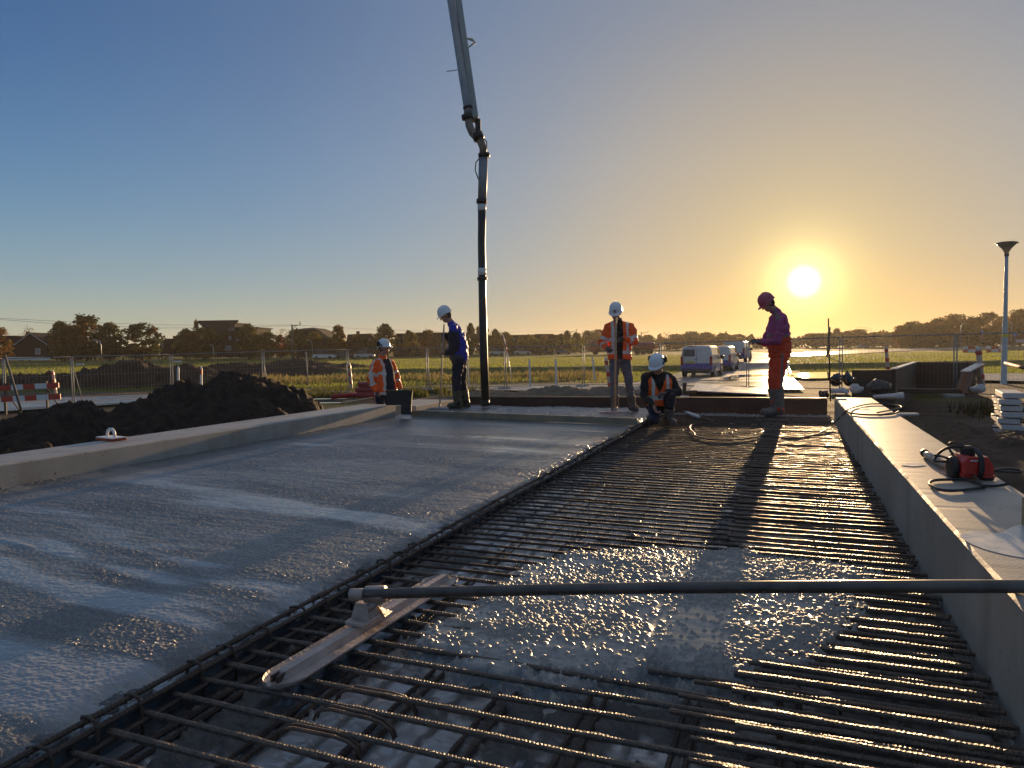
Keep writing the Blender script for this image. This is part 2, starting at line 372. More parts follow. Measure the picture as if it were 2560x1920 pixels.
def beam_mat():
    m, nt, bs, N, L = node_mat('beam concrete')
    tc = N('ShaderNodeTexCoord'); n1 = N('ShaderNodeTexNoise'); n1.inputs['Scale'].default_value = 1.4; n1.inputs['Detail'].default_value = 8; n1.inputs['Roughness'].default_value = .65
    L(tc.outputs['Object'], n1.inputs['Vector'])
    r = ramp(N, [(.25, (.24, .215, .185)), (.5, (.35, .315, .272)), (.8, (.44, .405, .355))]); L(n1.outputs['Fac'], r.inputs[0])
    n3 = N('ShaderNodeTexNoise'); n3.inputs['Scale'].default_value = 38; n3.inputs['Detail'].default_value = 3; L(tc.outputs['Object'], n3.inputs['Vector'])
    sp = ramp(N, [(.26, (.12, .11, .10)), (.33, (1, 1, 1))]); L(n3.outputs['Fac'], sp.inputs[0])
    mx = N('ShaderNodeMix'); mx.data_type = 'RGBA'; mx.blend_type = 'MULTIPLY'; mx.inputs[0].default_value = 1
    L(r.outputs[0], mx.inputs[6]); L(sp.outputs[0], mx.inputs[7]); L(mx.outputs[2], bs.inputs['Base Color'])
    mp = N('ShaderNodeMapping'); mp.inputs['Scale'].default_value = (2.6, 2.6, .5); L(tc.outputs['Object'], mp.inputs[0])
    n4 = N('ShaderNodeTexNoise'); n4.inputs['Scale'].default_value = 1.6; n4.inputs['Detail'].default_value = 6; L(mp.outputs[0], n4.inputs['Vector'])
    stn = ramp(N, [(.30, (.78, .76, .72)), (.50, (1, 1, 1)), (.75, (1.10, 1.09, 1.07))]); L(n4.outputs['Fac'], stn.inputs[0])
    m4 = N('ShaderNodeMix'); m4.data_type = 'RGBA'; m4.blend_type = 'MULTIPLY'; m4.inputs[0].default_value = 1; L(mx.outputs[2], m4.inputs[6]); L(stn.outputs[0], m4.inputs[7]); L(m4.outputs[2], bs.inputs['Base Color'])
    n2 = N('ShaderNodeTexNoise'); n2.inputs['Scale'].default_value = 110; n2.inputs['Detail'].default_value = 5; L(tc.outputs['Object'], n2.inputs['Vector'])
    bp = N('ShaderNodeBump'); bp.inputs['Strength'].default_value = .25; bp.inputs['Distance'].default_value = .004; L(n2.outputs['Fac'], bp.inputs['Height']); L(bp.outputs[0], bs.inputs['Normal'])
    bs.inputs['Roughness'].default_value = .46; bs.inputs['Specular IOR Level'].default_value = .5
    return m
beamm = beam_mat()
RB = beam('concrete_beam', UR, 1.16, .2, 11.55, -.35, .33, .012, 'long pale concrete edge beam on the right, sunlit top carrying the red motor', 1)
LB = beam('concrete_beam', -6.80, UL, 1.5, 10.42, -.35, .20, .012, 'long grey concrete edge beam on the left carrying the hand float', 2)
FB = beam('concrete_beam', -6.85, -6.05, 10.95, 12.45, -.35, .135, .012, 'short brown sunlit concrete beam behind the blue jacketed worker', 3)
pud = mat('puddle water', (.12, .11, .10), .03, var=.05, rvar=.01); matte = mat('pale slurry', (.55, .54, .52), .35, var=.08, scale=12)  # beam top patches get an even pale matte tone
def puddle(name, pts, z, label, m=None, kind=None):
    b = MB(); n = len(pts)
    ring = []
    for i in range(n*6):
        a, f = divmod(i, 6); p0, p1, p2, p3 = [Vector(pts[(a+k-1) % n]) for k in range(4)]; t = f/6
        q = .5*((2*p1)+(-p0+p2)*t+(2*p0-5*p1+4*p2-p3)*t*t+(-p0+3*p1-3*p2+p3)*t**3)
        ring.append((q.x, q.y, z))
    b.add(ring, [tuple(range(len(ring)))] if MB_ccw(ring) else [tuple(range(len(ring)-1, -1, -1))])
    return solo(name, b, m or pud, label, None if kind else 'puddle', kind=kind)
def MB_ccw(r): return sum(r[i][0]*r[(i+1) % len(r)][1]-r[(i+1) % len(r)][0]*r[i][1] for i in range(len(r))) > 0
puddle('puddle', [G(*p, .335) for p in ((2400,1336),(2440,1326),(2500,1330),(2540,1312),(2620,1306),(2700,1350),(2660,1400),(2560,1392),(2480,1376),(2425,1356))], .3318, 'pale slurry smear on top of the right beam near the motor', matte)
puddle('puddle', [G(*p, .335) for p in ((2250,1161),(2282,1157),(2316,1161),(2284,1165))], .3333, 'thin pale patch on right beam left of the motor', matte)
puddle('puddle', [G(*p, .335) for p in ((2140,1021),(2158,1018),(2176,1021),(2158,1024))], .3333, 'small pale patch inside the cable loop on right beam', matte)

# ================================================================== REINFORCEMENT
mat_thing = thing('reinforcement_mat', 'rusty steel reinforcement mat of ribbed bars filling the bay beside the right beam', 'reinforcement', D(-.66, 6, -.205))
MO = Vector(mat_thing.location)
def ribbed(L, r, n=6, pitch=.011, seed=0, wob=.006):
    k = int(L/pitch*2)+1; x = np.linspace(0, L, k); ph = np.arange(k) % 2
    rs = random.Random(seed); a1, a2, p1, p2 = rs.uniform(.3, 1), rs.uniform(.3, 1), rs.uniform(0, 6), rs.uniform(0, 6)
    cy = wob*(a1*np.sin(x*1.7+p1)); cz = wob*.7*(a2*np.sin(x*2.3+p2))
    rad = r*(1+.17*ph)+.0022*np.clip(fbm(x*9, x*0+seed, 3, seed+3), 0, 1)*2
    th = (np.arange(n)+.5)*2*math.pi/n+(math.pi/2 if n % 4 else 0)
    V = np.stack([np.repeat(x[:, None], n, 1), cy[:, None]+rad[:, None]*np.cos(th), cz[:, None]+rad[:, None]*np.sin(th)], -1).reshape(-1, 3)
    i = np.arange(k*n).reshape(k, n); j = np.roll(i, -1, 1)
    F = np.stack([i[:-1], j[:-1], j[1:], i[1:]], -1).reshape(-1, 4)
    return new_mesh('bar', V, F, False)
def with_mat(me, m): me.materials.append(m); return me
crust = mat('cement crusted bar', (.115, .085, .062), .44, .0, var=.45, scale=40, bump=.5, bscale=120)
barN = [with_mat(ribbed(2.60, .0088, 8, .012, s+70, .007), crust) for s in range(4)]
barL = [with_mat(ribbed(2.60, .0072, 8, .011, s), rust) for s in range(5)]
barR = [with_mat(ribbed(.98, .0070, 8, .011, s+10), wetrust) for s in range(4)]
barC = [with_mat(ribbed(.80, .0098, 8, .014, s+30, .008), crust) for s in range(4)]
spots = []
t = 1.30; i = 0
while t < 12.3:
    spots.append((t, barN[i % 4] if t < 3.3 else barL[i % 5], US+.02+random.uniform(-.01, .02), -.052, random.uniform(-.009, .009)))
    if t > 1.35:
        coated = 1.9 < t < 4.3
        spots.append((t+.045+random.uniform(-.012, .012), (barC if coated else barR)[i % 4], (-.16 if coated else -.33)+random.uniform(-.03, .03), -.040+random.uniform(-.004, .004), random.uniform(-.02, .02)))
        if t < 3.4 or i % 3 == 0:
            spots.append((t+.075+random.uniform(-.01, .01), barR[(i+1) % 4], -.30+random.uniform(-.05, .05), -.046, random.uniform(-.03, .03)))
    t += .121+random.uniform(-.010, .010); i += 1
spots.sort(key=lambda s: s[0])
def bar_obj(name, me, u, t, z, yaw):
    o = bpy.data.objects.new(name, me); COL.objects.link(o); o.parent = mat_thing
    o.location = D(u, t, z)-MO; o.rotation_euler = (0, 0, -DA+yaw); return o
for (t, me, u, z, yw) in spots[:100]: bar_obj('crossbar', me, u, t, z, yw)
def merged(name, items):                  # the bars beyond the hundredth, farther away: one part
    Vs = []; Fs = []; Ms = []; o = 0
    for (t, me, u, z, yw) in items:
        v = np.empty(len(me.vertices)*3, np.float32); me.vertices.foreach_get('co', v); v = v.reshape(-1, 3)
        f = np.empty(len(me.loops), np.int32); me.loops.foreach_get('vertex_index', f); f = f.reshape(-1, 4)
        c, s = math.cos(-DA+yw), math.sin(-DA+yw); p = D(u, t, z)-MO
        Vs.append(np.stack([v[:, 0]*c-v[:, 1]*s+p.x, v[:, 0]*s+v[:, 1]*c+p.y, v[:, 2]+p.z], -1)); Fs.append(f+o); Ms.append(np.full(len(f), 0 if me.materials[0] == rust else 1, np.int32)); o += len(v)
    me = new_mesh(name, np.concatenate(Vs), np.concatenate(Fs)); me.polygons.foreach_set('material_index', np.concatenate(Ms)); return me
o = link('far_crossbars', merged('far_crossbars', spots[100:]), [rust, wetrust], mat_thing); o['kind'] = 'stuff'
longb = with_mat(ribbed(8.9, .008, 6, .02, 50, .004), rust); longn = with_mat(ribbed(2.6, .008, 6, .02, 51, .004), rust)
for k in range(17):
    u = US+.12+(k//2)*.31+(.05 if k % 2 else 0); bar_obj('lengthwise_bar', longb, u, 3.55, -.079-.004*(k % 2), math.pi/2+random.uniform(-.002, .002)); bar_obj('lengthwise_bar', longn, u, 1.0, -.104, math.pi/2+random.uniform(-.004, .004))
# stop end: three rails tied with stirrups, crusted with paste
rail = with_mat(ribbed(11.3, .009, 7, .016, 60, .007), rust)
for (du, z) in ((-.012, .004), (.020, -.018), (.048, -.062)):
    bar_obj('edge_rail', rail, US+du+.02, .98, z, math.pi/2)
stm = MB()
pts = [(-.035, 0, -.20), (-.035, 0, -.02), (-.03, 0, .012), (.0, 0, .018), (.036, 0, .012), (.046, 0, -.014), (.046, 0, -.12)]
stm.tube([Vector(p) for p in pts], .0055, 6); sme = with_mat(stm.mesh('stirrup'), rust)
t = 1.15; 
while t < 11.0:
    bar_obj('stirrup', sme, US+.02+random.uniform(-.006, .006), t, random.uniform(-.012, .006), random.uniform(-.3, .3)); t += .2+random.uniform(-.05, .05)
hp = MB()
for dy in (-.014, .014):
    hp.tube([(0, dy, -.05), (.014, dy*.8, -.025), (.05, dy, -.008), (.10, dy, .0), (.30, dy, -.002), (.36, dy*.9, -.008), (.41, dy*.7, -.028), (.425, dy*.6, -.055)], .0068, 7)
hme = with_mat(hp.mesh('hairpin'), wetrust)
for (px, py) in ((690, 1795), (757, 1742), (822, 1698), (1900, 1700), (1930, 1760), (1820, 1850)):
    P = G(px, py, -.03); u, t = DU(P); bar_obj('hairpin', hme, u+random.uniform(-.06, .06), t, -.046, random.uniform(-.04, .04)).scale = (.72, .75, 1)
# ragged paste along the seam
U, T = deck_grid(US-.10, US+.10, 1.0, 11.0, .006, .0022)
rag = fbm(U*12, T*12, 4, 120)+.4*fbm(U*40, T*40, 2, 121)
Z = -.020-.18*sstep(-.02, .085, U-US+.035*fbm(T*6, U*2, 3, 122))+.018*rag-.004
o = deck_obj('seam_paste', U, T, Z, wet_concrete('seam paste', (.045, .046, .046), (.13, .128, .122), .5, .3, 120, .7), np.zeros_like(U))
tag(o, 'ragged concrete edge along the stop end rails', 'concrete edge', kind='structure')

# --- concrete spilled over the bars
poly = [(1140,1215),(1250,1188),(1400,1180),(1600,1190),(1740,1204),(1850,1216),(1905,1240),(1890,1290),(1870,1330),(1850,1380),(1790,1425),(1680,1440),(1560,1470),(1400,1450),(1250,1475),(1120,1455),(1000,1425),(905,1400),(890,1370),(950,1340),(1000,1310),(1050,1270)]
pu = [DU(G(x*1.1573, y*1.1573, -.04)) for x, y in poly]
U, T = deck_grid(-1.75, .66, 1.9, 4.9, .0050, .0018)
Uw = U+.13*fbm(U*5, T*5, 4, 200, .65); Tw = T+.15*fbm(U*5, T*5, 4, 201, .65)
dist = np.full(U.shape, 9.0); inside = np.zeros(U.shape, bool)
for k in range(len(pu)):
    (x0, y0), (x1, y1) = pu[k], pu[(k+1) % len(pu)]; dx, dy = x1-x0, y1-y0
    h = np.clip(((Uw-x0)*dx+(Tw-y0)*dy)/(dx*dx+dy*dy), 0, 1); dist = np.minimum(dist, np.hypot(Uw-x0-h*dx, Tw-y0-h*dy))
    inside ^= ((y0 > Tw) != (y1 > Tw)) & (Uw < dx*(Tw-y0)/(dy if abs(dy) > 1e-9 else 1e-9)+x0)
sd = np.where(inside, dist, -dist)
clu = sstep(.0, .34, fbm(U*2.6, T*3.6, 4, 210, .6)+.35*sstep(.10, .0, sd)+.22*sstep(-.6, .0, U))*.85+.15    # where the stones crowd
fl = 1-clu*sstep(-.1, .1, sd)
p1, r1 = cells(U*33+.6*fbm(U*9, T*9, 2, 5), T*33, 6); p2, r2 = cells(U*58, T*58, 7)
big = np.sqrt(np.clip(1-(p1/(.22+.30*r1))**2, 0, 1))*(r1 > .52)*(.4+.6*r1); sml = np.sqrt(np.clip(1-(p2/(.26+.24*r2))**2, 0, 1))*(r2 > .3)
ribs = np.abs(((T-1.30)/.121) % 1-.5)*2
Z = -.140+.094*sstep(-.09, .05, sd)+.011*sstep(.02, .22, sd)+.010*sstep(.05, .3, sd)+.006*fbm(U*4, T*7, 3, 220)*(sd > -.1)
stone = np.maximum(.015*big*(.55+.45*clu)*(r1 > .86-.34*clu), .009*sml*(r2 > .93-.63*clu)); fl = fl*(1-.6*(stone > .003))
Z += sstep(-.10, .0, sd)*(stone*(1+.4*sstep(.14, .02, sd))+.002*clu*fbm(U*30, T*30, 2, 221))+(.0045*fbm(U*3.5+.4*fbm(U*5, T*5, 2, 3), T*13, 3, 222)+.0015*fbm(U*16, T*40, 2, 223))*sstep(-.05, .05, sd)+.003*(1-ribs)*sstep(.3, 0, sd)
spm = wet_concrete('spilled concrete', (.19, .18, .16), (.36, .345, .315), .46, .20, 120, .9, .8)
o = deck_obj('concrete_spill', U, T, Z, spm, fl, keep=(sd > -.11))
tag(o, 'lumpy wet concrete spilled over the reinforcement bars behind the long pole', 'concrete spill')
#@@END_DECK
# ================================================================== TERRAIN
def base_z(x, y):
    g = -.86+.016*np.clip(x, -6, 15)
    far = sstep(36, 44, y); g = g*(1-far)-.90*far
    bank = sstep(57.5, 60, y+1.5*vnoise(x*.05, y*0, 3)-.02*x)*(x > -400)
    return g+.42*bank
def tz(x, y):
    x = np.asarray(x, float); y = np.asarray(y, float)
    u = x*CA-y*SA; t = x*SA+y*CA
    z = base_z(x, y)
    r = np.hypot(x, y)
    z = z+.05*fbm(x*.25, y*.25, 3, 400)*sstep(6, 30, r)*sstep(400, 100, r)
    # trodden ground round the deck
    near = sstep(17.5, 13.5, t)*sstep(-13, -9, u)*sstep(9, 6, u)
    z = z*(1-near)+near*(-.52)
    # soil bank beside the right beam
    rb = sstep(1.0, 1.5, u)*sstep(8, 4.5, u)*sstep(14, 11, t)
    z = z+rb*(-.02+.08*fbm(x*.9, y*.9, 4, 405)-.16*np.exp(-((u-1.9)/.5)**2))
    rough = near+sstep(24, 20, y)*(1-near)
    z = z+rough*(.05*fbm(x*1.6, y*1.6, 4, 410))
    dk = sstep(-7.3, -7.0, u)*sstep(1.45, 1.2, u)*sstep(13.1, 12.9, t+.07*(u-.6)*-1)
    return z*(1-dk)-1.25*dk
def grass_mask(x, y):
    u = x*CA-y*SA; t = x*SA+y*CA
    m = sstep(36.5, 38.5, y+2*vnoise(x*.3, y*.3, 5))
    m = m*(1-.75*sstep(.15, .4, fbm(x*.07, y*.16, 3, 420))*sstep(70, 40, y))
    m = np.maximum(m, sstep(20, 22, y)*sstep(-.1, .2, fbm(x*.4, y*.4, 3, 9))*sstep(31, 29, y)*.7)
    m = np.maximum(m, sstep(-8.5, -10, u)*sstep(13, 11.5, y)*.8)
    return m
def build_ground():
    a0 = np.linspace(-52, 52, 420); a1 = np.linspace(52, 308, 60)[1:-1]
    ang = np.radians(np.concatenate([a0, a1, [308.0]])); rr = [1.2]
    while rr[-1] < 2600: rr.append(rr[-1]*1.018)
    Ag, Rg = np.meshgrid(ang, np.array(rr)); X = Rg*np.sin(Ag); Y = Rg*np.cos(Ag); Z = tz(X, Y)
    n = len(rr); k = len(ang); F = grid_faces(n, k)[:, ::-1]
    P = np.stack([X, Y, Z], -1).reshape(-1, 3)
    c = len(P); P = np.vstack([P, [[0, 0, -1.25]]])
    me = new_mesh('ground', P, F, True); g = np.append(grass_mask(X, Y).ravel(), 0); attr(me, 'grass', g)
    m, nt, b, N, L = node_mat('ground')
    at = N('ShaderNodeAttribute'); at.attribute_name = 'grass'
    tc = N('ShaderNodeTexCoord')
    n1 = N('ShaderNodeTexNoise'); n1.inputs['Scale'].default_value = .8; n1.inputs['Detail'].default_value = 9; n1.inputs['Roughness'].default_value = .7; L(tc.outputs['Object'], n1.inputs['Vector'])
    so_ = ramp(N, [(.3, (.035, .026, .019)), (.5, (.085, .064, .047)), (.72, (.16, .127, .096))]); L(n1.outputs['Fac'], so_.inputs[0])
    gr = ramp(N, [(.3, (.055, .065, .014)), (.5, (.10, .115, .022)), (.7, (.15, .14, .04))]); L(n1.outputs['Fac'], gr.inputs[0])
    mx = N('ShaderNodeMix'); mx.data_type = 'RGBA'; L(at.outputs['Fac'], mx.inputs[0]); L(so_.outputs[0], mx.inputs[6]); L(gr.outputs[0], mx.inputs[7]); L(mx.outputs[2], b.inputs['Base Color'])
    n2 = N('ShaderNodeTexNoise'); n2.inputs['Scale'].default_value = 9; n2.inputs['Detail'].default_value = 8; n2.inputs['Roughness'].default_value = .75; L(tc.outputs['Object'], n2.inputs['Vector'])
    bp = N('ShaderNodeBump'); bp.inputs['Strength'].default_value = .7; bp.inputs['Distance'].default_value = .06; L(n2.outputs['Fac'], bp.inputs['Height']); L(bp.outputs[0], b.inputs['Normal'])
    b.inputs['Roughness'].default_value = .9; b.inputs['Specular IOR Level'].default_value = .12
    o = link('ground', me, m); tag(o, None, None, kind='structure')
build_ground()
# roads: wet pale paving
def road_mat():
    m, nt, b, N, L = node_mat('wet road')
    tc = N('ShaderNodeTexCoord'); n1 = N('ShaderNodeTexNoise'); n1.inputs['Scale'].default_value = .5; n1.inputs['Detail'].default_value = 7; L(tc.outputs['Object'], n1.inputs['Vector'])
    r = ramp(N, [(.3, (.12, .11, .10)), (.7, (.24, .22, .20))]); L(n1.outputs['Fac'], r.inputs[0]); L(r.outputs[0], b.inputs['Base Color'])
    q = ramp(N, [(.38, (.20, .20, .20)), (.62, (.60, .60, .60))]); L(n1.outputs['Fac'], q.inputs[0]); L(q.outputs[0], b.inputs['Roughness'])
    return m
roadm = road_mat()
def sheet(name, pts, dz, m, label=None, cat=None, kind='structure', n=24, fixed=None):
    # strip between two edge lines (lists of xy points) laid on the terrain
    Lp, Rp = pts; V = []; F = []
    def samp(P, s):
        P = [Vector((p[0], p[1])) for p in P]; d = [0]
        for i in range(1, len(P)): d.append(d[-1]+(P[i]-P[i-1]).length)
        s *= d[-1]; i = max(0, min(len(P)-2, np.searchsorted(d, s)-1)); f = (s-d[i])/max(1e-6, d[i+1]-d[i]); return P[i].lerp(P[i+1], f)
    K = 9
    for i in range(n+1):
        a, b = samp(Lp, i/n), samp(Rp, i/n)
        for j in range(K):
            q = a.lerp(b, j/(K-1)); V.append((q.x, q.y, (float(tz(q.x, q.y)) if fixed is None else fixed)+dz))
    me = new_mesh(name, np.array(V), grid_faces(n+1, K)); me.update()
    if me.polygons[0].normal.z < 0: me.flip_normals()
    o = link(name, me, m); return tag(o, label, cat, kind=kind)
def gp(*pp, z=-.86): return [G(x, y, z)[:2] for x, y in pp]
RZD = .09
sheet('road', (gp((-400, 1006), (300, 988), (700, 973), (1150, 965), (1480, 966), (1760, 966)), gp((-400, 1050), (300, 1010), (700, 990), (1150, 978), (1480, 984), (1760, 990))), RZD, roadm, n=60)
sheet('road', (gp((1500, 988), (1660, 945), (1800, 902), (1880, 885)), gp((2010, 990), (1972, 950), (1964, 916), (1958, 892))), RZD+.006, roadm, n=50)
sheet('road', (gp((1870, 897), (2060, 885), (2300, 874), (2800, 862)), gp((1870, 906), (2060, 896), (2300, 881), (2800, 866))), RZD+.012, roadm, n=50)
sheet('road', (gp((1985, 936), (2200, 940), (2500, 946), (2800, 950)), gp((1985, 958), (2200, 964), (2500, 972), (2800, 978))), RZD+.018, roadm, n=40)
mkm = mat('road marking', (.55, .54, .52), .5, var=.1)
sheet('road_marking', (gp((1810, 940), (1912, 900)), gp((1817, 940), (1915, 900))), RZD+.026, mkm, n=20)
sheet('kerb', (gp((1966, 914), (1972, 932), (1978, 955)), gp((1970, 914), (1977, 932), (1984, 955))), RZD+.08, mkm, n=16)
for k, pts in enumerate((((1830, 948), (1900, 945), (1900, 951), (1835, 953)), ((1800, 962), (1830, 958), (1850, 962), (1820, 966)), ((1962, 951), (2000, 947), (2050, 950), (2046, 956), (1995, 960), (1966, 957)), ((1990, 950), (2060, 944), (2170, 950), (2110, 960), (2010, 962)))):
    puddle('puddle', [G(x, y, -.86) for x, y in pts], -.0, ('narrow puddle on the road before the first van', 'small puddle on the road edge by the plate stack', 'bright puddle on the road by the red trousered worker', 'wide glaring puddle left of the plastic bags')[k])
for o in [o for o in COL.objects if o.name.startswith('puddle') and o.location.y > 15]:
    o.location.z = max(float(tz(o.location.x+dx, o.location.y+dy)) for dx in (-1.5, 0, 1.5) for dy in (-1, 0, 1))+RZD+.035

# ------------------------------------------------------------------ soil heaps
soilm = soil
def heap(peaks, x0, x1, y0, y1, label, res=.06, m=None, base=None, clod=.06, seed=0, name='soil_heap'):
    X, Y = np.meshgrid(np.arange(x0, x1, res), np.arange(y0, y1, res)); Z = np.full(X.shape, -9.0)
    for (px, py, h, rx, ry) in peaks:
        hh = h-float(tz(px, py)); d = np.hypot((X-px)/rx, (Y-py)/ry)*(1+.25*fbm(X*.8, Y*.8, 3, 530+seed)); Z = np.maximum(Z, hh*np.where(d < 1, 1-np.abs(d)**1.45, 1-d))
    g = tz(X, Y); k = sstep(-.3, .3, Z)
    Z = Z+k*(clod*2.2*fbm(X*1.6, Y*1.6, 3, 500+seed)+clod*1.6*fbm(X*5, Y*5, 4, 510+seed, .7)+clod*1.3*np.clip(fbm(X*11, Y*11, 3, 515+seed, .7), -.1, 1)+clod*.6*fbm(X*24, Y*24, 2, 517+seed))
    P = np.stack([X, Y, g+Z], -1).reshape(-1, 3); F = grid_faces(*X.shape); kk = (Z.ravel()[F] > -.12).any(1); F = F[kk]
    used = np.unique(F); mp = np.zeros(len(P), np.int64); mp[used] = np.arange(len(used)); P = P[used]; F = mp[F]
    c = np.array([P[:, 0].mean(), P[:, 1].mean(), P[:, 2].min()]); me = new_mesh(name, P-c, F, True)
    return tag(link(name, me, m or soilm, None, Vector(c)), label, 'soil heap')
p0 = A(584, 931, 12.6); p1 = A(380, 985, 11.6); p2 = A(110, 1020, 10.2); p3 = A(700, 1000, 13.0)
heap([(p0.x, p0.y, .70, 2.1, 2.6), (p0.x-.7, p0.y-.3, .62, 1.9, 2.0), (p0.x+.5, p0.y+.1, .60, 1.5, 2.0), (p1.x, p1.y, .40, 2.4, 1.8), (p1.x-1.0, p1.y-.6, .30, 1.8, 1.6), (p2.x, p2.y, .28, 1.9, 1.6), (p2.x-1.9, p2.y-.9, .22, 2.2, 1.6), (p2.x+.6, p2.y-2.0, .05, 2.6, 1.6), (-4.6, 8.9, .05, 1.8, 1.4), (p3.x+.3, p3.y+.2, .08, 1.5, 1.4)],
     -11.5, -2.6, 6.2, 16.5, 'big dark mound of dug soil behind the left beam, in front of the fence', .04, clod=.075, seed=1)
hz = lambda px, py, Y: A(px, py, Y)
brown = mat('brown soil', (.05, .036, .026), .9, var=.4, scale=2, bump=.6, bscale=8, spec=.1)
q = hz(330, 940, 45); heap([(q.x, q.y, .55, 5, 4), (q.x-4.5, q.y-1, -.1, 7, 3), (q.x+3.5, q.y, .3, 4, 3.5)], q.x-13, q.x+9, q.y-6, q.y+6, 'brown soil heap beyond the fence left of the white marker post', .16, brown, clod=.12, seed=2)
q = hz(600, 940, 60); heap([(q.x, q.y, .15, 5, 4), (q.x+4, q.y, -.1, 5, 4)], q.x-9, q.x+12, q.y-6, q.y+6, 'grey brown soil heap beyond the fence behind the dark mound', .2, brown, clod=.1, seed=3)
q = hz(745, 940, 66); heap([(q.x, q.y, .35, 4.5, 4), (q.x+3.2, q.y, -.1, 4.5, 4)], q.x-8, q.x+10, q.y-6, q.y+6, 'rounded grey soil heap beyond the fence before the curved roof house', .2, brown, clod=.08, seed=4)
sandm = mat('trodden sand', (.17, .135, .10), .9, var=.35, scale=3, bump=.7, bscale=12, spec=.15)
q = G(1400, 985, -.5)
heap([(q.x, q.y, -.28, 4.2, 2.2), (q.x+2, q.y+.4, -.30, 3.0, 1.6), (q.x-2.6, q.y+.3, -.34, 2.5, 1.8)], q.x-5.5, q.x+5.5, q.y-2.4, q.y+3, 'low trodden sand bank behind the dark edge form, between hose and orange worker', .06, sandm, clod=.045, seed=5)
q = G(2360, 1075, -.5)
heap([(q.x-.5, q.y-.3, -.34, 1.4, 2.0), (q.x+.2, q.y-1.8, -.36, 1.2, 1.7), (q.x-.2, q.y+1.4, -.40, 1.4, 2.0)], q.x-2, q.x+3.4, q.y-3.4, q.y+4, 'brown sand bank sloping up between right beam and the white plank stack', .045, mat('sandy soil', (.085, .062, .044), .9, var=.4, scale=3, bump=.7, bscale=14, spec=.15, stretch=(1, 3, 1)), clod=.05, seed=6)

# ------------------------------------------------------------------ grass and weeds
def blades(name, n, xf, size, mt, seed, label, cat=None, width=.25):
    r = np.random.default_rng(seed); X, Y = xf(r, n); h = size*(.5+r.random(len(X)))
    z = tz(X, Y); a = -R(SUN_AZ)+r.normal(size=len(X))*.7; w = h*width; lx = (r.random(len(X))-.5)*h*.8; ly = (r.random(len(X))-.5)*h*.8
    c, s = np.cos(a)*w/2, np.sin(a)*w/2
    P = np.stack([np.stack([X-c, Y-s, z-.02], -1), np.stack([X+c, Y+s, z-.02], -1), np.stack([X+lx, Y+ly, z+h], -1)], 1).reshape(-1, 3)
    me = new_mesh(name, P, np.arange(len(P)).reshape(-1, 3)); return tag(link(name, me, mt), label, cat, kind='stuff')
grassm = mat('grass blade', (.25, .26, .05), .6, var=.3, scale=.25, col2=(.13, .16, .03), transl=.65, spec=.2)
dryg = mat('dry weed', (.24, .17, .09), .7, scale=1.2, col2=(.13, .14, .04), transl=.5, spec=.1)
def field(r, n):
    Y = 37+(r.random(n)**1.7)*90; X = (r.random(n)*2.2-1.1)*Y*.95
    g = grass_mask(X, Y)*(np.hypot(X, Y) > 0)
    onroad = ((Y < 39.5)) | ((X > 8.2+(Y-38)*.42) & (X < 17+(Y-38)*.30) & (Y < 100)) | ((X > 18) & (Y > 60) & (Y < 90) & False)
    bankf = (Y+.02*X*-1 > 56) & (Y-.02*X < 60.5)
    m = (g > .3) & ~onroad & ~(bankf & (r.random(n) < .9)); return X[m], Y[m]
blades('field_grass', 170000, field, .11, grassm, 1, 'low sunlit grass on the field beyond the fence', 'grass', .5)
def weedband(r, n):
    Y = 44+r.random(n)*9+r.normal(size=n)*1.5; X = -24+r.random(n)*30
    m = vnoise(X*.5, Y*.3, 9) > -.25; return X[m], Y[m]
blades('weed_strip', 6000, weedband, .34, dryg, 2, 'brownish tall weeds in a strip beyond the fence', 'weeds', .22)
def weed2(r, n):
    Y = 30+r.random(n)*6; X = -13+r.random(n)*13
    m = (vnoise(X*.6, Y*.6, 19) > -.2) & (r.random(n) < sstep(0, -6, X)); return X[m], Y[m]
blades('weed_strip', 8000, weed2, .24, mat('mixed weed', (.17, .16, .045), .7, scale=1.2, col2=(.05, .06, .015), transl=.45, spec=.1), 3, 'mixed low weeds at the fence foot behind the dark mound', 'weeds', .3)
def weed3(r, n):
    c = A(2480, 985, 17); return c.x+.5+r.normal(size=n)*.35, c.y+r.normal(size=n)*.7
blades('weed_patch', 500, weed3, .26, mat('dark olive weed', (.06, .06, .02), .7, scale=1.2, col2=(.025, .03, .01), transl=.35, spec=.1), 4, 'dark weeds round the foot of the street lamp', 'weeds', .12)  # this patch has its own darker olive colour
def weed4(r, n):
    Y = 10.5+r.random(n)*3; X = -.62*Y-.2+r.random(n)*-3.5; return X, Y
blades('grass_patch', 2500, weed4, .18, mat('verge grass', (.10, .11, .025), .7, scale=1.2, col2=(.04, .05, .012), transl=.4, spec=.1), 5, 'green grass patch at the left edge below the barrier', 'grass', .12)

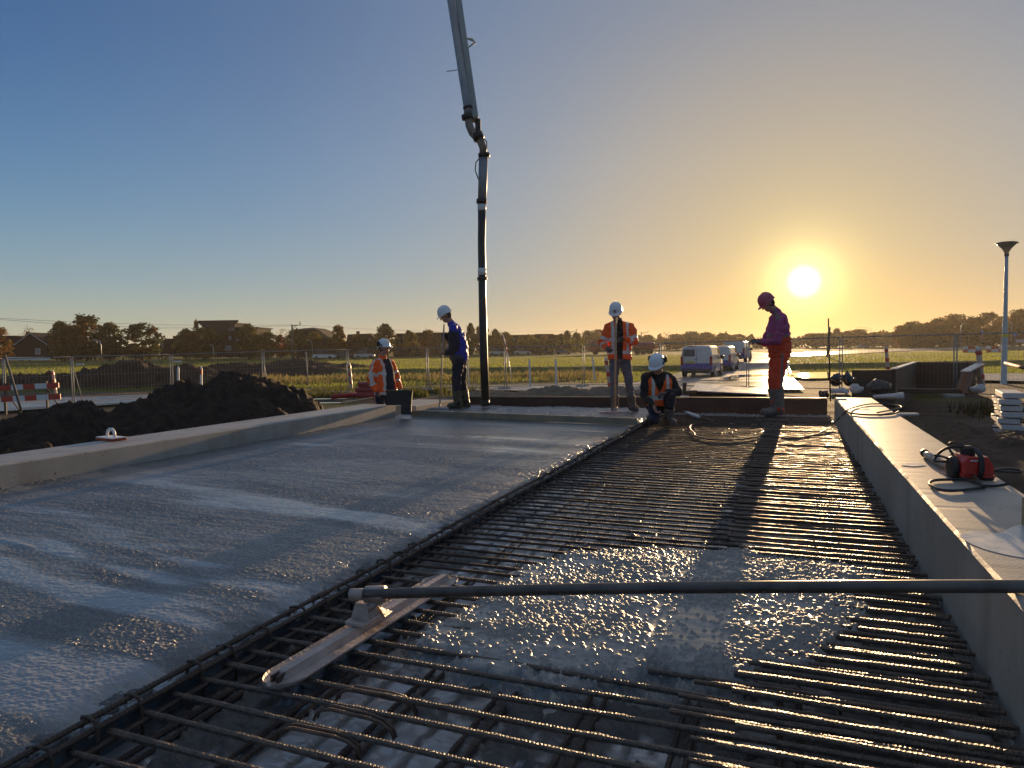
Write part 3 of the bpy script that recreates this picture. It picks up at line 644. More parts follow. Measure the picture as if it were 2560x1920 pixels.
# ------------------------------------------------------------------ trees
leafs = [mat('green leaf', (.075, .080, .018), .7, scale=.5, col2=(.035, .042, .011), transl=.5, spec=.15),
         mat('olive leaf', (.16, .125, .022), .7, scale=.5, col2=(.07, .065, .014), transl=.5, spec=.15),
         mat('autumn leaf', (.24, .11, .024), .7, scale=.5, col2=(.12, .062, .016), transl=.5, spec=.15),
         mat('red leaf', (.20, .03, .015), .7, scale=.5, col2=(.12, .02, .012), transl=.5, spec=.15)]
bark = mat('bark', (.05, .038, .028), .9, var=.3, scale=3, bump=.4)
def crown_mesh(seed, n, shape, leaf):
    r = np.random.default_rng(seed); C = []; Rr = []
    k = 70
    for i in range(k):                     # clumps inside the outline of the crown; unit height 1, base near the ground
        h = .10+.86*((i+.5)/k); w = {'oval': .31*math.sin(math.pi*min(1, max(.10, (h-.02)/.99))**.9), 'cone': .31*(1.04-h)**.75*min(1, h*5)+.02, 'wide': .37*math.sin(math.pi*min(1, max(.12, (h-.02)/.99)))**.8}[shape]
        a = r.random()*6.28; q = w*(.25+.75*math.sqrt(r.random())); C.append((q*math.cos(a), q*math.sin(a), h)); Rr.append((.055+.085*r.random())*(1 if shape != 'cone' else .8))
    C = np.array(C); Rr = np.array(Rr); i = r.integers(0, k, n); d = r.normal(size=(n, 3)); d /= np.linalg.norm(d, axis=1)[:, None]
    P = C[i]+d*(Rr[i]*(.45+.6*r.random(n)))[:, None]*np.array([1.1, 1.1, .8])
    a = r.normal(size=(n, 3)); a /= np.linalg.norm(a, axis=1)[:, None]; b = np.cross(a, r.normal(size=(n, 3))); b /= np.linalg.norm(b, axis=1)[:, None]
    s = (leaf*(.5+r.random(n)))[:, None]
    V = np.stack([P-a*s-b*s*.6, P+a*s-b*s*.6, P+a*s*.8+b*s*.6, P-a*s*.8+b*s*.6], 1).reshape(-1, 3)
    me = new_mesh('crown', V, np.arange(4*n).reshape(-1, 4)); mi = (r.random(k) < .3).astype(np.int32)[i]
    me.polygons.foreach_set('material_index', mi); return me
def trunk_mesh(seed, bare=False):
    r = random.Random(seed); b = MB(); b.tube([(0, 0, -.03), (.004, 0, .15), (-.006, .005, .35), (.004, 0, .62), (0, 0, .82 if bare else .75)], [.024, .018, .014, .008, .003], 6)
    for i in range(22 if bare else 9):
        h = .25+.5*r.random(); a = r.random()*6.28; L = .14+.14*r.random(); z1 = h+L*(.5+.6*r.random())
        p = Vector((0, 0, h)); e = Vector((L*math.cos(a), L*math.sin(a), z1)); m = p.lerp(e, .5)+Vector((0, 0, -.02))
        b.tube([p, m, e], [.009, .006, .002], 4)
        if bare:
            for j in range(4):
                f = m.lerp(e, r.random()); g = f+Vector((r.uniform(-.08, .08), r.uniform(-.08, .08), r.uniform(.03, .13))); b.tube([f, g], [.003, .001], 3)
    return b.mesh('trunk')
TREES = {}
def tree_proto(key, shape, n, leaf, ma, mb, seed):
    t = bpy.data.objects.new('tree', None); COL.objects.link(t)
    if n: link('crown', crown_mesh(seed, n, shape, leaf), [ma, mb], t)
    link('trunk', trunk_mesh(seed, n == 0), bark, t); TREES[key] = [t, False]
G_, O_, A_, R_ = leafs
tree_proto('green', 'oval', 4200, .020, G_, O_, 11); tree_proto('green2', 'wide', 4600, .020, G_, A_, 12)
tree_proto('autumn', 'cone', 3600, .019, A_, O_, 13); tree_proto('olive', 'wide', 4200, .019, O_, A_, 14); tree_proto('olive2', 'oval', 3800, .019, O_, G_, 15)
tree_proto('red', 'oval', 2600, .022, R_, A_, 16); tree_proto('brown', 'wide', 4200, .019, A_, O_, 17); tree_proto('bare', 'oval', 0, 0, A_, O_, 18); tree_proto('thin', 'wide', 700, .013, A_, O_, 19)
def tree(kind, px, top, Y, wpx, label, group=None, rz=None):
    P = A(px, top, Y); g = float(tz(P.x, P.y)); h = P.z-g; w = wpx*Y/FPX
    p, used = TREES[kind]; o = dup(p) if used else p; TREES[kind][1] = True
    o.name = 'tree'; o.location = (P.x, P.y, g); o.rotation_euler = (0, 0, rz if rz is not None else random.random()*6.28)
    s = w/.63; o.scale = (s, s, h/.98); tag(o, label, 'tree', group); return o
for a in (('autumn', -8, 820, 148, 80, 'orange tree cut by the left edge of the frame'),
          ('thin', 70, 818, 165, 40, 'sparse young tree sticking up behind the gabled brick house'),
          ('brown', 178, 815, 146, 80, 'rust brown tree beside the gabled brick house'),
          ('green', 152, 806, 150, 56, 'narrow dark green tree directly right of the gabled brick house'),
          ('green2', 212, 791, 150, 80, 'tallest dark tree of the left group, brown at its crown'),
          ('green', 272, 809, 150, 64, 'dark pointed tree behind the curved street lamp'),
          ('green2', 352, 811, 150, 88, 'round dark green tree standing free left of the stepped block'),
          ('olive2', 462, 824, 150, 50, 'small olive tree before the stepped block'),
          ('olive', 506, 822, 146, 78, 'golden tree in front of the tall slanted roof house'),
          ('autumn', 490, 802, 150, 22, 'slim orange tree top against the slanted roof edge'),
          ('green', 620, 812, 146, 58, 'dark green tree right of the slanted roof house'),
          ('olive', 668, 832, 146, 52, 'low yellow green tree before the red maple'),
          ('red', 700, 838, 155, 36, 'red leaved maple beside the wooden power pole'),
          ('thin', 708, 822, 170, 40, 'nearly bare tree behind the red maple'),
          ('olive2', 742, 824, 150, 64, 'dark olive tree hiding the left of the curved roof house'),
          ('olive', 784, 832, 144, 44, 'slim olive tree in front of the curved roof house'),
          ('autumn', 845, 815, 146, 56, 'orange cone shaped tree right of the curved roof house'),
          ('autumn', 890, 838, 144, 42, 'small orange tree before the chimney house'),
          ('green', 962, 812, 150, 60, 'dark tree above the white helmet of the kneeling orange worker'),
          ('olive2', 915, 850, 146, 40, 'small tree before the chimney house gable'),
          ('olive2', 1025, 828, 150, 46, 'olive tree before the second gable roof'),
          ('autumn', 1070, 826, 150, 56, 'brown tree left of the blue jacketed worker'),
          ('green', 1176, 810, 165, 30, 'pointed dark tree between blue jacketed worker and the hose'),
          ('green2', 1205, 812, 165, 36, 'dark tree behind the hanging hose'),
          ('autumn', 1150, 836, 160, 34, 'brown tree just right of the blue jacketed worker'),
          ('olive2', 1240, 824, 175, 34, 'dark cone tree right of the hose'),
          ('olive', 1264, 832, 175, 40, 'bushy tree behind the leaning red white rod'),
          ('olive', 1322, 838, 185, 40, 'tree before the long terrace roof, left end'),
          ('autumn', 1362, 840, 185, 36, 'orange tree before the middle of the long terrace roof'),
          ('olive2', 1400, 836, 185, 34, 'olive tree before the right half of the long terrace roof'),
          ('green', 1418, 828, 190, 30, 'dark tree above the end of the long terrace roof'),
          ('olive2', 1440, 832, 190, 36, 'dark tree left of the orange standing worker'),
          ('bare', 1666, 825, 260, 40, 'bare round tree on the horizon left of the white vans'),
          ('bare', 1895, 838, 300, 26, 'bare tree on the horizon above the last van'),
          ('green2', 2280, 806, 235, 60, 'green tree at the left end of the right hand wood'),
          ('green2', 2092, 822, 300, 22, 'single round tree on the horizon right of the red trousered worker')): tree(*a)
for i, (px, top, w) in enumerate(((1500, 825, 50), (1530, 830, 50), (1590, 838, 46), (1620, 838, 40), (1690, 836, 46), (1730, 830, 56), (1765, 832, 50), (1810, 834, 56), (1845, 836, 40), (2040, 834, 50), (2075, 832, 44), (2120, 828, 44), (2150, 824, 50), (2185, 832, 50), (2220, 832, 46), (1470, 828, 46))):
    tree(('brown', 'green2', 'olive', 'green')[i % 4], px, top, 290+10*(i % 3), w, 'hazy brown tree of the distant row on the horizon', 'distant trees along the horizon')
for i, (px, top, w) in enumerate(((2318, 808, 60), (2350, 797, 58), (2392, 787, 64), (2436, 794, 56), (2470, 783, 60), (2512, 792, 54), (2552, 775, 70), (2600, 772, 90), (2650, 776, 90), (2335, 812, 50), (2416, 802, 60), (2530, 800, 60), (2255, 815, 40), (2300, 812, 50))):
    tree(('brown', 'olive', 'brown', 'green2')[i % 4], px, top, 215+9*(i % 3), w, 'tall brown autumn tree in the wood behind the street lamp', 'autumn trees behind the street lamp')
def wood(name, x0, x1, Y, top, n, label, mts, seed):
    r = np.random.default_rng(seed); px = x0+(x1-x0)*r.random(n); tp = np.interp(px, *zip(*top)); f = r.random(n)
    dep = Y+r.random(n)*25; X = (px-1280)/FPX*dep; hor = 871-(px-1280)*.013
    zt = H-(tp+9*vnoise(px/11, px*0, seed)+5*vnoise(px/4, px*0, seed+1)-hor)/FPX*dep; z0 = -.8; Z = z0+(zt-z0)*np.sqrt(f)
    P = np.stack([X, dep, Z], -1); s = (Y*.0022*(.6+r.random(n)))[:, None]
    a = r.normal(size=(n, 3)); a /= np.linalg.norm(a, axis=1)[:, None]; b = np.cross(a, r.normal(size=(n, 3))); b /= np.linalg.norm(b, axis=1)[:, None]
    V = np.stack([P-a*s, P+b*s*.7, P+a*s, P-b*s*.7], 1).reshape(-1, 3); me = new_mesh(name, V, np.arange(4*n).reshape(-1, 4))
    o = link(name, me, mts); me.polygons.foreach_set('material_index', (vnoise(px/14, px*0, 3) > .1).astype(np.int32)*(len(mts)-1)); return tag(o, label, 'wood', kind='stuff')
wood('far_wood', 1440, 2330, 330, [(1440, 842), (1500, 838), (1560, 844), (1700, 842), (1760, 838), (1860, 846), (1930, 850), (2040, 844), (2100, 838), (2330, 830)], 9000, 'low hazy belt of trees on the horizon behind the vans', [O_, A_], 5)
wood('far_wood', 2230, 2750, 250, [(2230, 842), (2300, 826), (2350, 822), (2450, 818), (2560, 808), (2750, 796)], 9000, 'brown autumn wood behind the street lamp', [A_, O_], 6)
wood('hedge', -60, 1460, 172, [(-60, 868), (200, 866), (500, 862), (900, 858), (1100, 850), (1460, 850)], 9000, 'dark hedges and gardens between the houses on the left', [G_, O_], 7)
# ================================================================== HOUSES
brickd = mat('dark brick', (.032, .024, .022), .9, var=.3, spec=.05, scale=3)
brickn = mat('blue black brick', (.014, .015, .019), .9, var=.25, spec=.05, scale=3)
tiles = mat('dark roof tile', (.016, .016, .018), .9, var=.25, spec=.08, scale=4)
trim = mat('pale trim', (.45, .46, .48), .5, var=.1)
paleglass = mat('pale window', (.22, .25, .28), .15, var=.15, scale=1)
def prism(b, pts, Y, dep, mi=0, off=None):          # outline seen from the front, given real thickness away from the viewer
    f = [A(x, y, Y) for x, y in pts]
    if not MB_ccw([(p.x, p.z) for p in f]): f = f[::-1]
    k = Vector(off) if off else Vector((0, dep, 0)); n = len(f); V = f+[p+k for p in f]
    b.add(V, [tuple(range(n)), tuple(range(2*n-1, n-1, -1))]+[(i, i+n, (i+1) % n+n, (i+1) % n) for i in range(n)], mi); return b
def house(label, px, Y, walls, wm, roofs=(), rm=None, wins=(), chims=(), trims=(), group=None, dep=9):
    g = A(px, 900, Y); z0 = float(tz(g.x, g.y)); t = thing('house', label, 'house', (g.x, Y, z0), 0, group); bot = 871+(H-z0+.3)*FPX/Y
    b = MB()
    for w in walls: prism(b, [(x, bot if y is None else y) for x, y in w], Y, dep)
    wpart('wall', b, wm, t)
    for r in roofs:
        b = MB(); prism(b, r[0], Y-.35+(r[2] if len(r) > 2 else 0), r[1]); ro = wpart('roof', b, rm or tiles, t)
    for c in chims: b = MB(); prism(b, c, Y+dep*.5, .7); wpart('chimney', b, brickd, t)
    for r in trims: b = MB(); prism(b, r, Y-.42, .10); wpart('gutter', b, trim, t)
    for (x0, y0, x1, y1) in wins:
        b = MB(); prism(b, [(x0, y0), (x1, y0), (x1, y1), (x0, y1)], Y-.06, .12); w = wpart('window', b, trim, t)
        e = .16*(x1-x0); e2 = .16*(y1-y0); b = MB(); prism(b, [(x0+e, y0+e2), (x1-e, y0+e2), (x1-e, y1-e2), (x0+e, y1-e2)], Y-.09, .05); wpart('pane', b, paleglass, w)
    return t
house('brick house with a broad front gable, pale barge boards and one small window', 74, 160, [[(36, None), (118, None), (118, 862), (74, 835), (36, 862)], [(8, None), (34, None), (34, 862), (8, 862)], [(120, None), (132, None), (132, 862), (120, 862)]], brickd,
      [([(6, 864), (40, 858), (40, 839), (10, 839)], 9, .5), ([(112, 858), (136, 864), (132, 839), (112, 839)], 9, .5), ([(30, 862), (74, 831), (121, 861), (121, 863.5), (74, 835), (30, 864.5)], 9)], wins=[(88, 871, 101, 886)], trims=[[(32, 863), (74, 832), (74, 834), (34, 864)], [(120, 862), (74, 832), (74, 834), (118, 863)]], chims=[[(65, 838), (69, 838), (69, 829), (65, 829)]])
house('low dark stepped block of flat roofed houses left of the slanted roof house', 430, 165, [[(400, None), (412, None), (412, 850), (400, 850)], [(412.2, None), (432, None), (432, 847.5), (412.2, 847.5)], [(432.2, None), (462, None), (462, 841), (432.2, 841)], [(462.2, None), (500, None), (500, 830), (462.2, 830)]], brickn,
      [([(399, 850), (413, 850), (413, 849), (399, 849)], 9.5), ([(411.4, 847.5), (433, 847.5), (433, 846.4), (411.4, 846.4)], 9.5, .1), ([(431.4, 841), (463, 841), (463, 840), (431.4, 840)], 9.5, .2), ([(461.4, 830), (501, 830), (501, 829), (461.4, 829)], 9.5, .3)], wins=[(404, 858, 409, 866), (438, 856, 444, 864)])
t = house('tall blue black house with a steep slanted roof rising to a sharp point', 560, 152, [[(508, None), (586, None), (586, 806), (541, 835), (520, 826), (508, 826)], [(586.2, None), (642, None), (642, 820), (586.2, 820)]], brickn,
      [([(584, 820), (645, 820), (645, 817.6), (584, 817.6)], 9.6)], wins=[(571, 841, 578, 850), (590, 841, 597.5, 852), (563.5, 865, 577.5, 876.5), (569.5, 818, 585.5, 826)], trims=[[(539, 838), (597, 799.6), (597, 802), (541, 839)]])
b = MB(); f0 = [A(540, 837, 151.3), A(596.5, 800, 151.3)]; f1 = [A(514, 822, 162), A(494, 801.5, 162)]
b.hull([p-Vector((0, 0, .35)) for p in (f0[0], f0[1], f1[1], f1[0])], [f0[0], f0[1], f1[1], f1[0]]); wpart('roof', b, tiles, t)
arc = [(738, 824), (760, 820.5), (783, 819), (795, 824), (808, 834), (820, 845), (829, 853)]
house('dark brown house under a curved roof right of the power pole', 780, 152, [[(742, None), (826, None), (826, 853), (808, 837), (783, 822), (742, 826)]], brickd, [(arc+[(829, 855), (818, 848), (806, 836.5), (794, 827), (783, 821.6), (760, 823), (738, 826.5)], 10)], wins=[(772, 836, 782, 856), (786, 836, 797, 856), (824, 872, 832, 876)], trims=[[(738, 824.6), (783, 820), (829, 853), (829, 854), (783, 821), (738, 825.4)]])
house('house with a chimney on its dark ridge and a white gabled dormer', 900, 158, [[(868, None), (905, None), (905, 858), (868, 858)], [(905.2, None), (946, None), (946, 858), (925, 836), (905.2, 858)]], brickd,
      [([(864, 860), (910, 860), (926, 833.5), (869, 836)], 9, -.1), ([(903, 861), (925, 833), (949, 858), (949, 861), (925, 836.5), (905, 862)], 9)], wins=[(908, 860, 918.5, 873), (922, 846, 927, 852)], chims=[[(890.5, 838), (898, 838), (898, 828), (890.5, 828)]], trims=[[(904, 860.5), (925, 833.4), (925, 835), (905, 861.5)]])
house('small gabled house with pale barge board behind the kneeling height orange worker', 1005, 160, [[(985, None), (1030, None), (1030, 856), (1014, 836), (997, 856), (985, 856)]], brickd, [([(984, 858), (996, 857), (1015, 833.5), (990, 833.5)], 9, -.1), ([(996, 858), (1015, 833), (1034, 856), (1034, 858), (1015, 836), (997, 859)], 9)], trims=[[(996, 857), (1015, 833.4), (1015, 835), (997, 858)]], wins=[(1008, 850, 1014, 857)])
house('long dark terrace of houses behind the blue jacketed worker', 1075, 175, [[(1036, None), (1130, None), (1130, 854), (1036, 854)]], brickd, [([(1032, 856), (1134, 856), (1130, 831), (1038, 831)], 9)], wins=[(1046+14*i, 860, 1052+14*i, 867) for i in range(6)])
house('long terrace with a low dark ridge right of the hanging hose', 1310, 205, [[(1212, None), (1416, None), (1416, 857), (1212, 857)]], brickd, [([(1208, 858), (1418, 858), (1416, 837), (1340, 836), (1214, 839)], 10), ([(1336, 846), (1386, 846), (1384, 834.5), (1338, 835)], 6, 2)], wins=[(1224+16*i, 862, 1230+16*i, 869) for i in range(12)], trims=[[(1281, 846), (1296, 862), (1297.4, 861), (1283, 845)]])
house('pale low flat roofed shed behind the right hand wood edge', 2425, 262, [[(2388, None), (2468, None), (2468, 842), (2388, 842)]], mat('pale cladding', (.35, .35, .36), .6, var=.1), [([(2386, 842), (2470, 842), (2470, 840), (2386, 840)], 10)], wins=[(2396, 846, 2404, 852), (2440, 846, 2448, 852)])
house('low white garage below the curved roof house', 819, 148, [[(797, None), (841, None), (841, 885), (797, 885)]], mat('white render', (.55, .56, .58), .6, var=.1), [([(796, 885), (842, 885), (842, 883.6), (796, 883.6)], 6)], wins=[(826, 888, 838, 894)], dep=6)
b = MB(); prism(b, [(14, 900), (122, 900), (122, 893), (14, 893)], 120, .2); solo('garden_wall', b, whitepaint, 'white low garden wall in front of the gabled brick house', 'wall')

# ------------------------------------------------------------------ poles, wires, lamps
woodp = mat('weathered pole', (.10, .085, .07), .8, var=.2, scale=4)
def pole(name, px, top, Y, r, label, cat, arm=None, m=woodp, lean=0, group=None):
    P = A(px, top, Y); g = float(tz(P.x, P.y)); t = thing(name, label, cat, (P.x, P.y, g), 0, group); h = P.z-g
    b = MB(); b.tube([(0, 0, -.2), (lean*.5, 0, h/2), (lean, 0, h)], [r*1.2, r*1.05, r*.8], 8); part('pole', b, m, t)
    if arm:
        b = MB(); b.tube([(lean, 0, h-.3), (lean+arm, 0, h-.1)], r*.4, 6); b.tube([(lean, 0, h-.9), (lean+arm*.6, 0, h-.2)], r*.3, 6); b.tube([(lean+arm, 0, h-.2), (lean+arm, 0, h+.5)], r*.5, 6); part('arm', b, m, t)
    return t
pole('power_pole', 730, 811, 132, .17, 'wooden power pole with a side arm beside the curved roof house', 'pole', 1.5)
pole('power_pole', 1420, 827, 200, .17, 'thin power pole with a side arm above the long terrace roof', 'pole', 2.4)
pole('power_pole', 1603, 830, 230, .17, 'thin power pole with a side arm right of the orange standing worker', 'pole', 2.2)
pole('power_pole', 1731, 834, 260, .14, 'bare thin pole on the horizon above the first van', 'pole')
pole('power_pole', 1845, 836, 260, .14, 'bare thin pole on the horizon left of the red trousered worker', 'pole')
pole('power_pole', 2068, 818, 90, .13, 'slanted far wooden pole behind the tall thin survey rod', 'pole', lean=.35)
wirem = mat('wire', (.03, .03, .03), .6)
for k, (pp, lab) in enumerate((([(-300, 783, 95), (-20, 794.5, 103), (160, 804, 110), (400, 812, 119), (600, 814, 127), (730, 812, 132)], 'upper overhead wire running from the left edge to the power pole'),
                     ([(-300, 785, 95), (-20, 797, 103), (160, 811, 110), (400, 820, 119), (600, 819, 127), (730, 814, 132)], 'lower overhead wire running from the left edge to the power pole'),
                     ([(730, 812, 132), (900, 822, 150), (1150, 831, 172), (1420, 829, 200)], 'overhead wire sagging between the two left power poles'))):
    b = MB(); b.tube([A(*p) for p in pp], .022, 4); solo('overhead_wire', b, wirem, lab, 'wire')
def curved_lamp(px, top, Y, dx, label, wide=.06):
    P = A(px, top, Y); g = float(tz(P.x, P.y)); h = P.z-g; t = thing('street_lamp', label, 'street lamp', (P.x, P.y, g))
    b = MB(); b.tube([(0, 0, -.1), (0, 0, h*.75), (dx*.05, 0, h*.85), (dx*.25, 0, h*.95), (dx*.65, 0, h)], [wide*1.3, wide, wide, wide*.8, wide*.7], 8); part('pole', b, galv, t)
    b = MB(); b.box((dx*.95, 0, h), (abs(dx)*.62, .22, .12), bev=.04); part('lamp_head', b, galv, t); return t
curved_lamp(252, 850, 100, -.9, 'curved grey street lamp before the tall dark left trees')
curved_lamp(533, 862, 120, -.5, 'small grey street lamp right of the golden tree')
curved_lamp(2402, 808, 180, .9, 'far street lamp with a curved head before the right hand wood', .08)
curved_lamp(2530, 804, 190, -.7, 'far thin street lamp right of the near lamp post', .08)
curved_lamp(780, 850, 128, -.8, 'thin street lamp before the curved roof house', .05)
curved_lamp(2180, 818, 300, -5, 'far street lamp with a long arched arm over the horizon trees', .09)
# near street lamp with a bowl head
P = A(2509, 980, 29); Pt = A(2506, 604, 29); g0 = float(tz(P.x, P.y)); hh = Pt.z-g0
lamp = thing('street_lamp', 'tall grey street lamp with a wide trumpet shaped head at the right', 'street lamp', (P.x, P.y, g0))
b = MB(); b.lathe([(.125, -.3), (.125, .02), (.115, .06), (.10, hh*.42), (.085, hh*.45), (.065, hh-.62), (.06, hh-.60)], n=16); part('pole', b, galv, lamp)
b = MB(); b.lathe([(.062, hh-.60), (.085, hh-.59), (.09, hh-.50), (.075, hh-.48)], n=16); part('collar', b, mm('lamp grey', (.10, .10, .11), .5), lamp)
b = MB(); b.lathe([(.072, hh-.48), (.10, hh-.40), (.17, hh-.28), (.27, hh-.17), (.36, hh-.09), (.35, hh-.085), (.05, hh-.30)], n=24); part('lamp_bowl', b, mat('lamp glass', (.5, .47, .42), .3, transl=.5), lamp)
b = MB(); b.lathe([(.36, hh-.09), (.40, hh-.085), (.40, hh-.06), (.30, hh-.02), (.12, hh), (.01, hh)], n=24); part('lamp_cap', b, mm('lamp grey', (.10, .10, .11), .5), lamp)
b = MB(); zz = A(2515, 839, 29).z-g0; b.lathe([(.112, zz-.06), (.114, zz-.05), (.114, zz+.05), (.112, zz+.06)], n=16); part('sticker', b, mat('yellow sticker', (.7, .55, .05), .5), lamp)

# ------------------------------------------------------------------ building site fence
posts = [(-215, 898, 24), (8, 897, 25.8), (178, 892, 27), (427, 886, 28.8), (657, 879, 30), (868, 873.5, 32), (1067, 870.5, 33.5), (1262, 869, 34), (1458, 864, 34), (1652, 859, 32), (1870, 852, 29), (2103, 843, 25.5), (2390, 836, 22.5), (2700, 828, 20)]
fgalv = mat('dull galvanised tube', (.26, .27, .28), .6, .4, var=.25, scale=5)
flab = ['leftmost fence panel, cut by the left edge of the frame', 'fence panel behind the red and white barrier', 'fence panel left of the first white marker post', 'fence panel behind the top of the dark mound', 'fence panel with the single pale pole, before the curved roof house',
        'fence panel behind the orange worker with the black panel', 'fence panel behind the blue jacketed worker', 'fence panel behind two white marker posts, right of the hose', 'fence panel behind the standing orange worker', 'fence panel in front of the first van',
        'fence panel with the narrow gate, before the wet road', 'fence panel behind the plastic bags', 'rightmost fence panel crossing behind the street lamp']
for i in range(len(posts)-1):
    a = A(*posts[i]); c = A(*posts[i+1]); d = (c-a); a = a+d*.012; c = c-d*.012; d = c-a
    hgt = 2.0; t = thing('fence_panel', flab[i], 'fence panel', (a.x, a.y, a.z-hgt), 0, 'temporary mesh fence panels')
    b = MB(); dn = Vector((0, 0, -hgt)); r = .021
    b.tube([a, a+dn], r, 7); b.tube([c, c+dn], r, 7); b.tube([a, c], r*.9, 6); b.tube([a+dn*.93, c+dn*.93], r*.8, 6); wpart('frame', b, fgalv, t)
    b = MB(); n = int(d.length/.115)
    for k in range(1, n): b.tube([a+d*(k/n), a+d*(k/n)+dn*.93], .0028, 3, cap=False)
    for q in (.12, .35, .6, .82): b.tube([a+dn*q, c+dn*q], .003, 3, cap=False)
    wpart('wire_mesh', b, fgalv, t)
    b = MB(); b.box(c+dn+Vector((0, 0, .05)), (.62, .24, .14), bev=.03); wpart('foot', b, concrete, t)
    if i in (1, 3, 5, 6, 8): b = MB(); b.tube([c+Vector((0, .0, -.02)), c+dn+Vector((.14 if i < 8 else -.1, .5, .05))], .017, 6); wpart('brace', b, fgalv, t)
def rod(name, x0, y0, x1, y1, Y, r, m, label, cat, Y1=None, n=8):
    b = MB(); b.tube([A(x0, y0, Y), A(x1, y1, Y1 or Y)], r, n); return solo(name, b, m, label, cat)
rod('pole', 13, 889, 53, 1026, 13.5, .022, woodp, 'leaning grey steel pole at the left end of the barrier', 'pole', 12.6)
rod('pole', 765, 880, 770, 962, 30.2, .022, mat('pale pole', (.5, .42, .36), .6), 'single pale pole standing in the fence before the rounded grey heap', 'pole')
rod('pole', 2071, 796, 2076, 1003, 12.9, .013, darksteel, 'tall thin dark survey rod at the far end of the right beam', 'rod')
def marker(px, top, bot, Y, w, label, bands, lean=0):
    p, q = A(px, top, Y), A(px+lean, bot, Y); t = thing('marker_post', label, 'marker post', (q.x, q.y, q.z), 0, 'marker posts along the fence')
    d = p-q; b = MB(); e = w/2; Lh = d.length
    rot = Vector((0, 0, 1)).rotation_difference(d).to_matrix()
    c0 = rot@Vector((0, 0, Lh*.47)); b.box(c0, (w, w*.6, Lh*.94), rot, bev=.012); part('post', b, whitepaint if bands != 'p' else mat('bleached post', (.55, .42, .34), .6), t)
    b = MB(); b.box(rot@Vector((0, 0, Lh*.965)), (w*.72, w*.45, Lh*.07), rot, bev=.01); part('cap', b, whitepaint, t)
    if bands in ('r', 'p'):
        for f in ((.80, .90), (.48, .60), (.18, .30)) if bands == 'p' else ((.60, .86),):
            b = MB(); b.box(rot@Vector((0, 0, Lh*(f[0]+f[1])/2)), (w*1.04, w*.66, Lh*(f[1]-f[0])), rot); part('red_band', b, redpaint, t)
    return t
marker(445.5, 916, 983, 27.5, .085, 'plain white marker post just left of the dark mound peak', '')
marker(503, 916, 965, 28, .085, 'white marker post with a red band half hidden by the dark mound', 'r')
marker(131, 925, 984, 24, .085, 'leaning white marker post with faded red at the barrier', 'p', 9)
marker(873, 908, 971, 30.5, .11, 'bleached red white marker post left of the orange worker', 'p', 6)
marker(1169, 902, 962, 32.5, .055, 'thin white marker post just right of the blue jacketed worker', '', 3)
marker(1323, 898, 967, 32, .085, 'white marker post left of the pair behind the hose', '', 3)
marker(1389, 897, 966, 32, .09, 'white marker post in the middle, right of the hose', '', 2)
marker(1481, 892, 951, 33, .07, 'leaning white marker post left of the standing orange worker', '', 6)
marker(1514, 893, 985, 26, .12, 'wide red white marker post right behind the legs of the standing orange worker', 'p', 13)
marker(2215, 865, 940, 21, .085, 'white red marker post behind the dark shutter wall', 'p', 6)
marker(2445, 868, 965, 19, .12, 'tall red white marker post beside the timber trestle', 'p', 11)
b = MB(); b.tube([A(1258, 838, 33), A(1264, 862, 33)], .02, 6); b.tube([A(1268, 880, 33), A(1280, 953, 33)], .02, 6); rr_ = solo('rod', b, whitepaint, 'red and white rod leaning on the fence right of the hose', 'rod')
b = MB(); b.tube([A(1264, 862, 33), A(1268, 880, 33)], .021, 6); pr_ = link('red_band', b.mesh('red_band', rr_.location), redpaint, rr_)
# red and white barrier at the left
P0, P1 = A(-90, 975, 22.5), A(147, 963, 22.5); t = thing('road_barrier', 'red and white two board road barrier at the left edge', 'barrier', (P0.x, P0.y, float(tz(P0.x, P0.y))))
for k, dz in ((0, 0), (1, -.36)):
    b = MB(); n = 8; d = P1-P0
    for i in range(n):
        c = P0+d*((i+.5)/n)+Vector((.04*k, 0, dz)); b.box(c, (d.length/n, .03, .17), Matrix.Rotation(-math.atan2(d.z, d.x), 3, 'Y'), mi=i % 2)
    wpart('board', b, [whitepaint, redpaint], t)
for f in (.42, .86):
    c = P0+(P1-P0)*f; b = MB(); b.box(c+Vector((0, .05, -.35)), (.05, .05, 1.0)); b.tube([c+Vector((.02, .05, -.1)), c+Vector((.16, .5, -.82))], .02, 6); wpart('leg', b, woodp, t)

# ------------------------------------------------------------------ vehicles
vw = mat('white van paint', (.62, .62, .62), .25, var=.04, coat=.5); vb = mat('blue van paint', (.045, .06, .32), .3, var=.08, coat=.5)
tl = mat('tail light', (.40, .02, .02), .2, var=.1); tyre = mat('tyre', (.02, .02, .02), .8); rimm = mat('wheel rim', (.3, .3, .31), .35, .7); plate = mat('yellow plate', (.6, .42, .05), .5); dkpl = mat('dark plastic', (.03, .03, .032), .5)
def loft(secs, cols):
    b = MB(); n = len(secs[0]); V = [p for s in secs for p in s]
    for k in range(len(secs)-1):
        for j in range(n-1): b.m.append(cols[j]); b.sm.append(False); b.f.append([k*n+j, k*n+j+1, (k+1)*n+j+1, (k+1)*n+j])
    h = n//2
    for e, base in ((0, 0), (1, (len(secs)-1)*n)):
        for j in range(h):
            f = [base+j, base+j+1, base+n-2-j, base+n-1-j]
            if len(set(f)) < 4: f = list(dict.fromkeys(f))
            b.f.append(f[::-1] if not e else f); b.m.append(cols[j]); b.sm.append(False)
    b.v = [tuple(p) for p in V]; return b
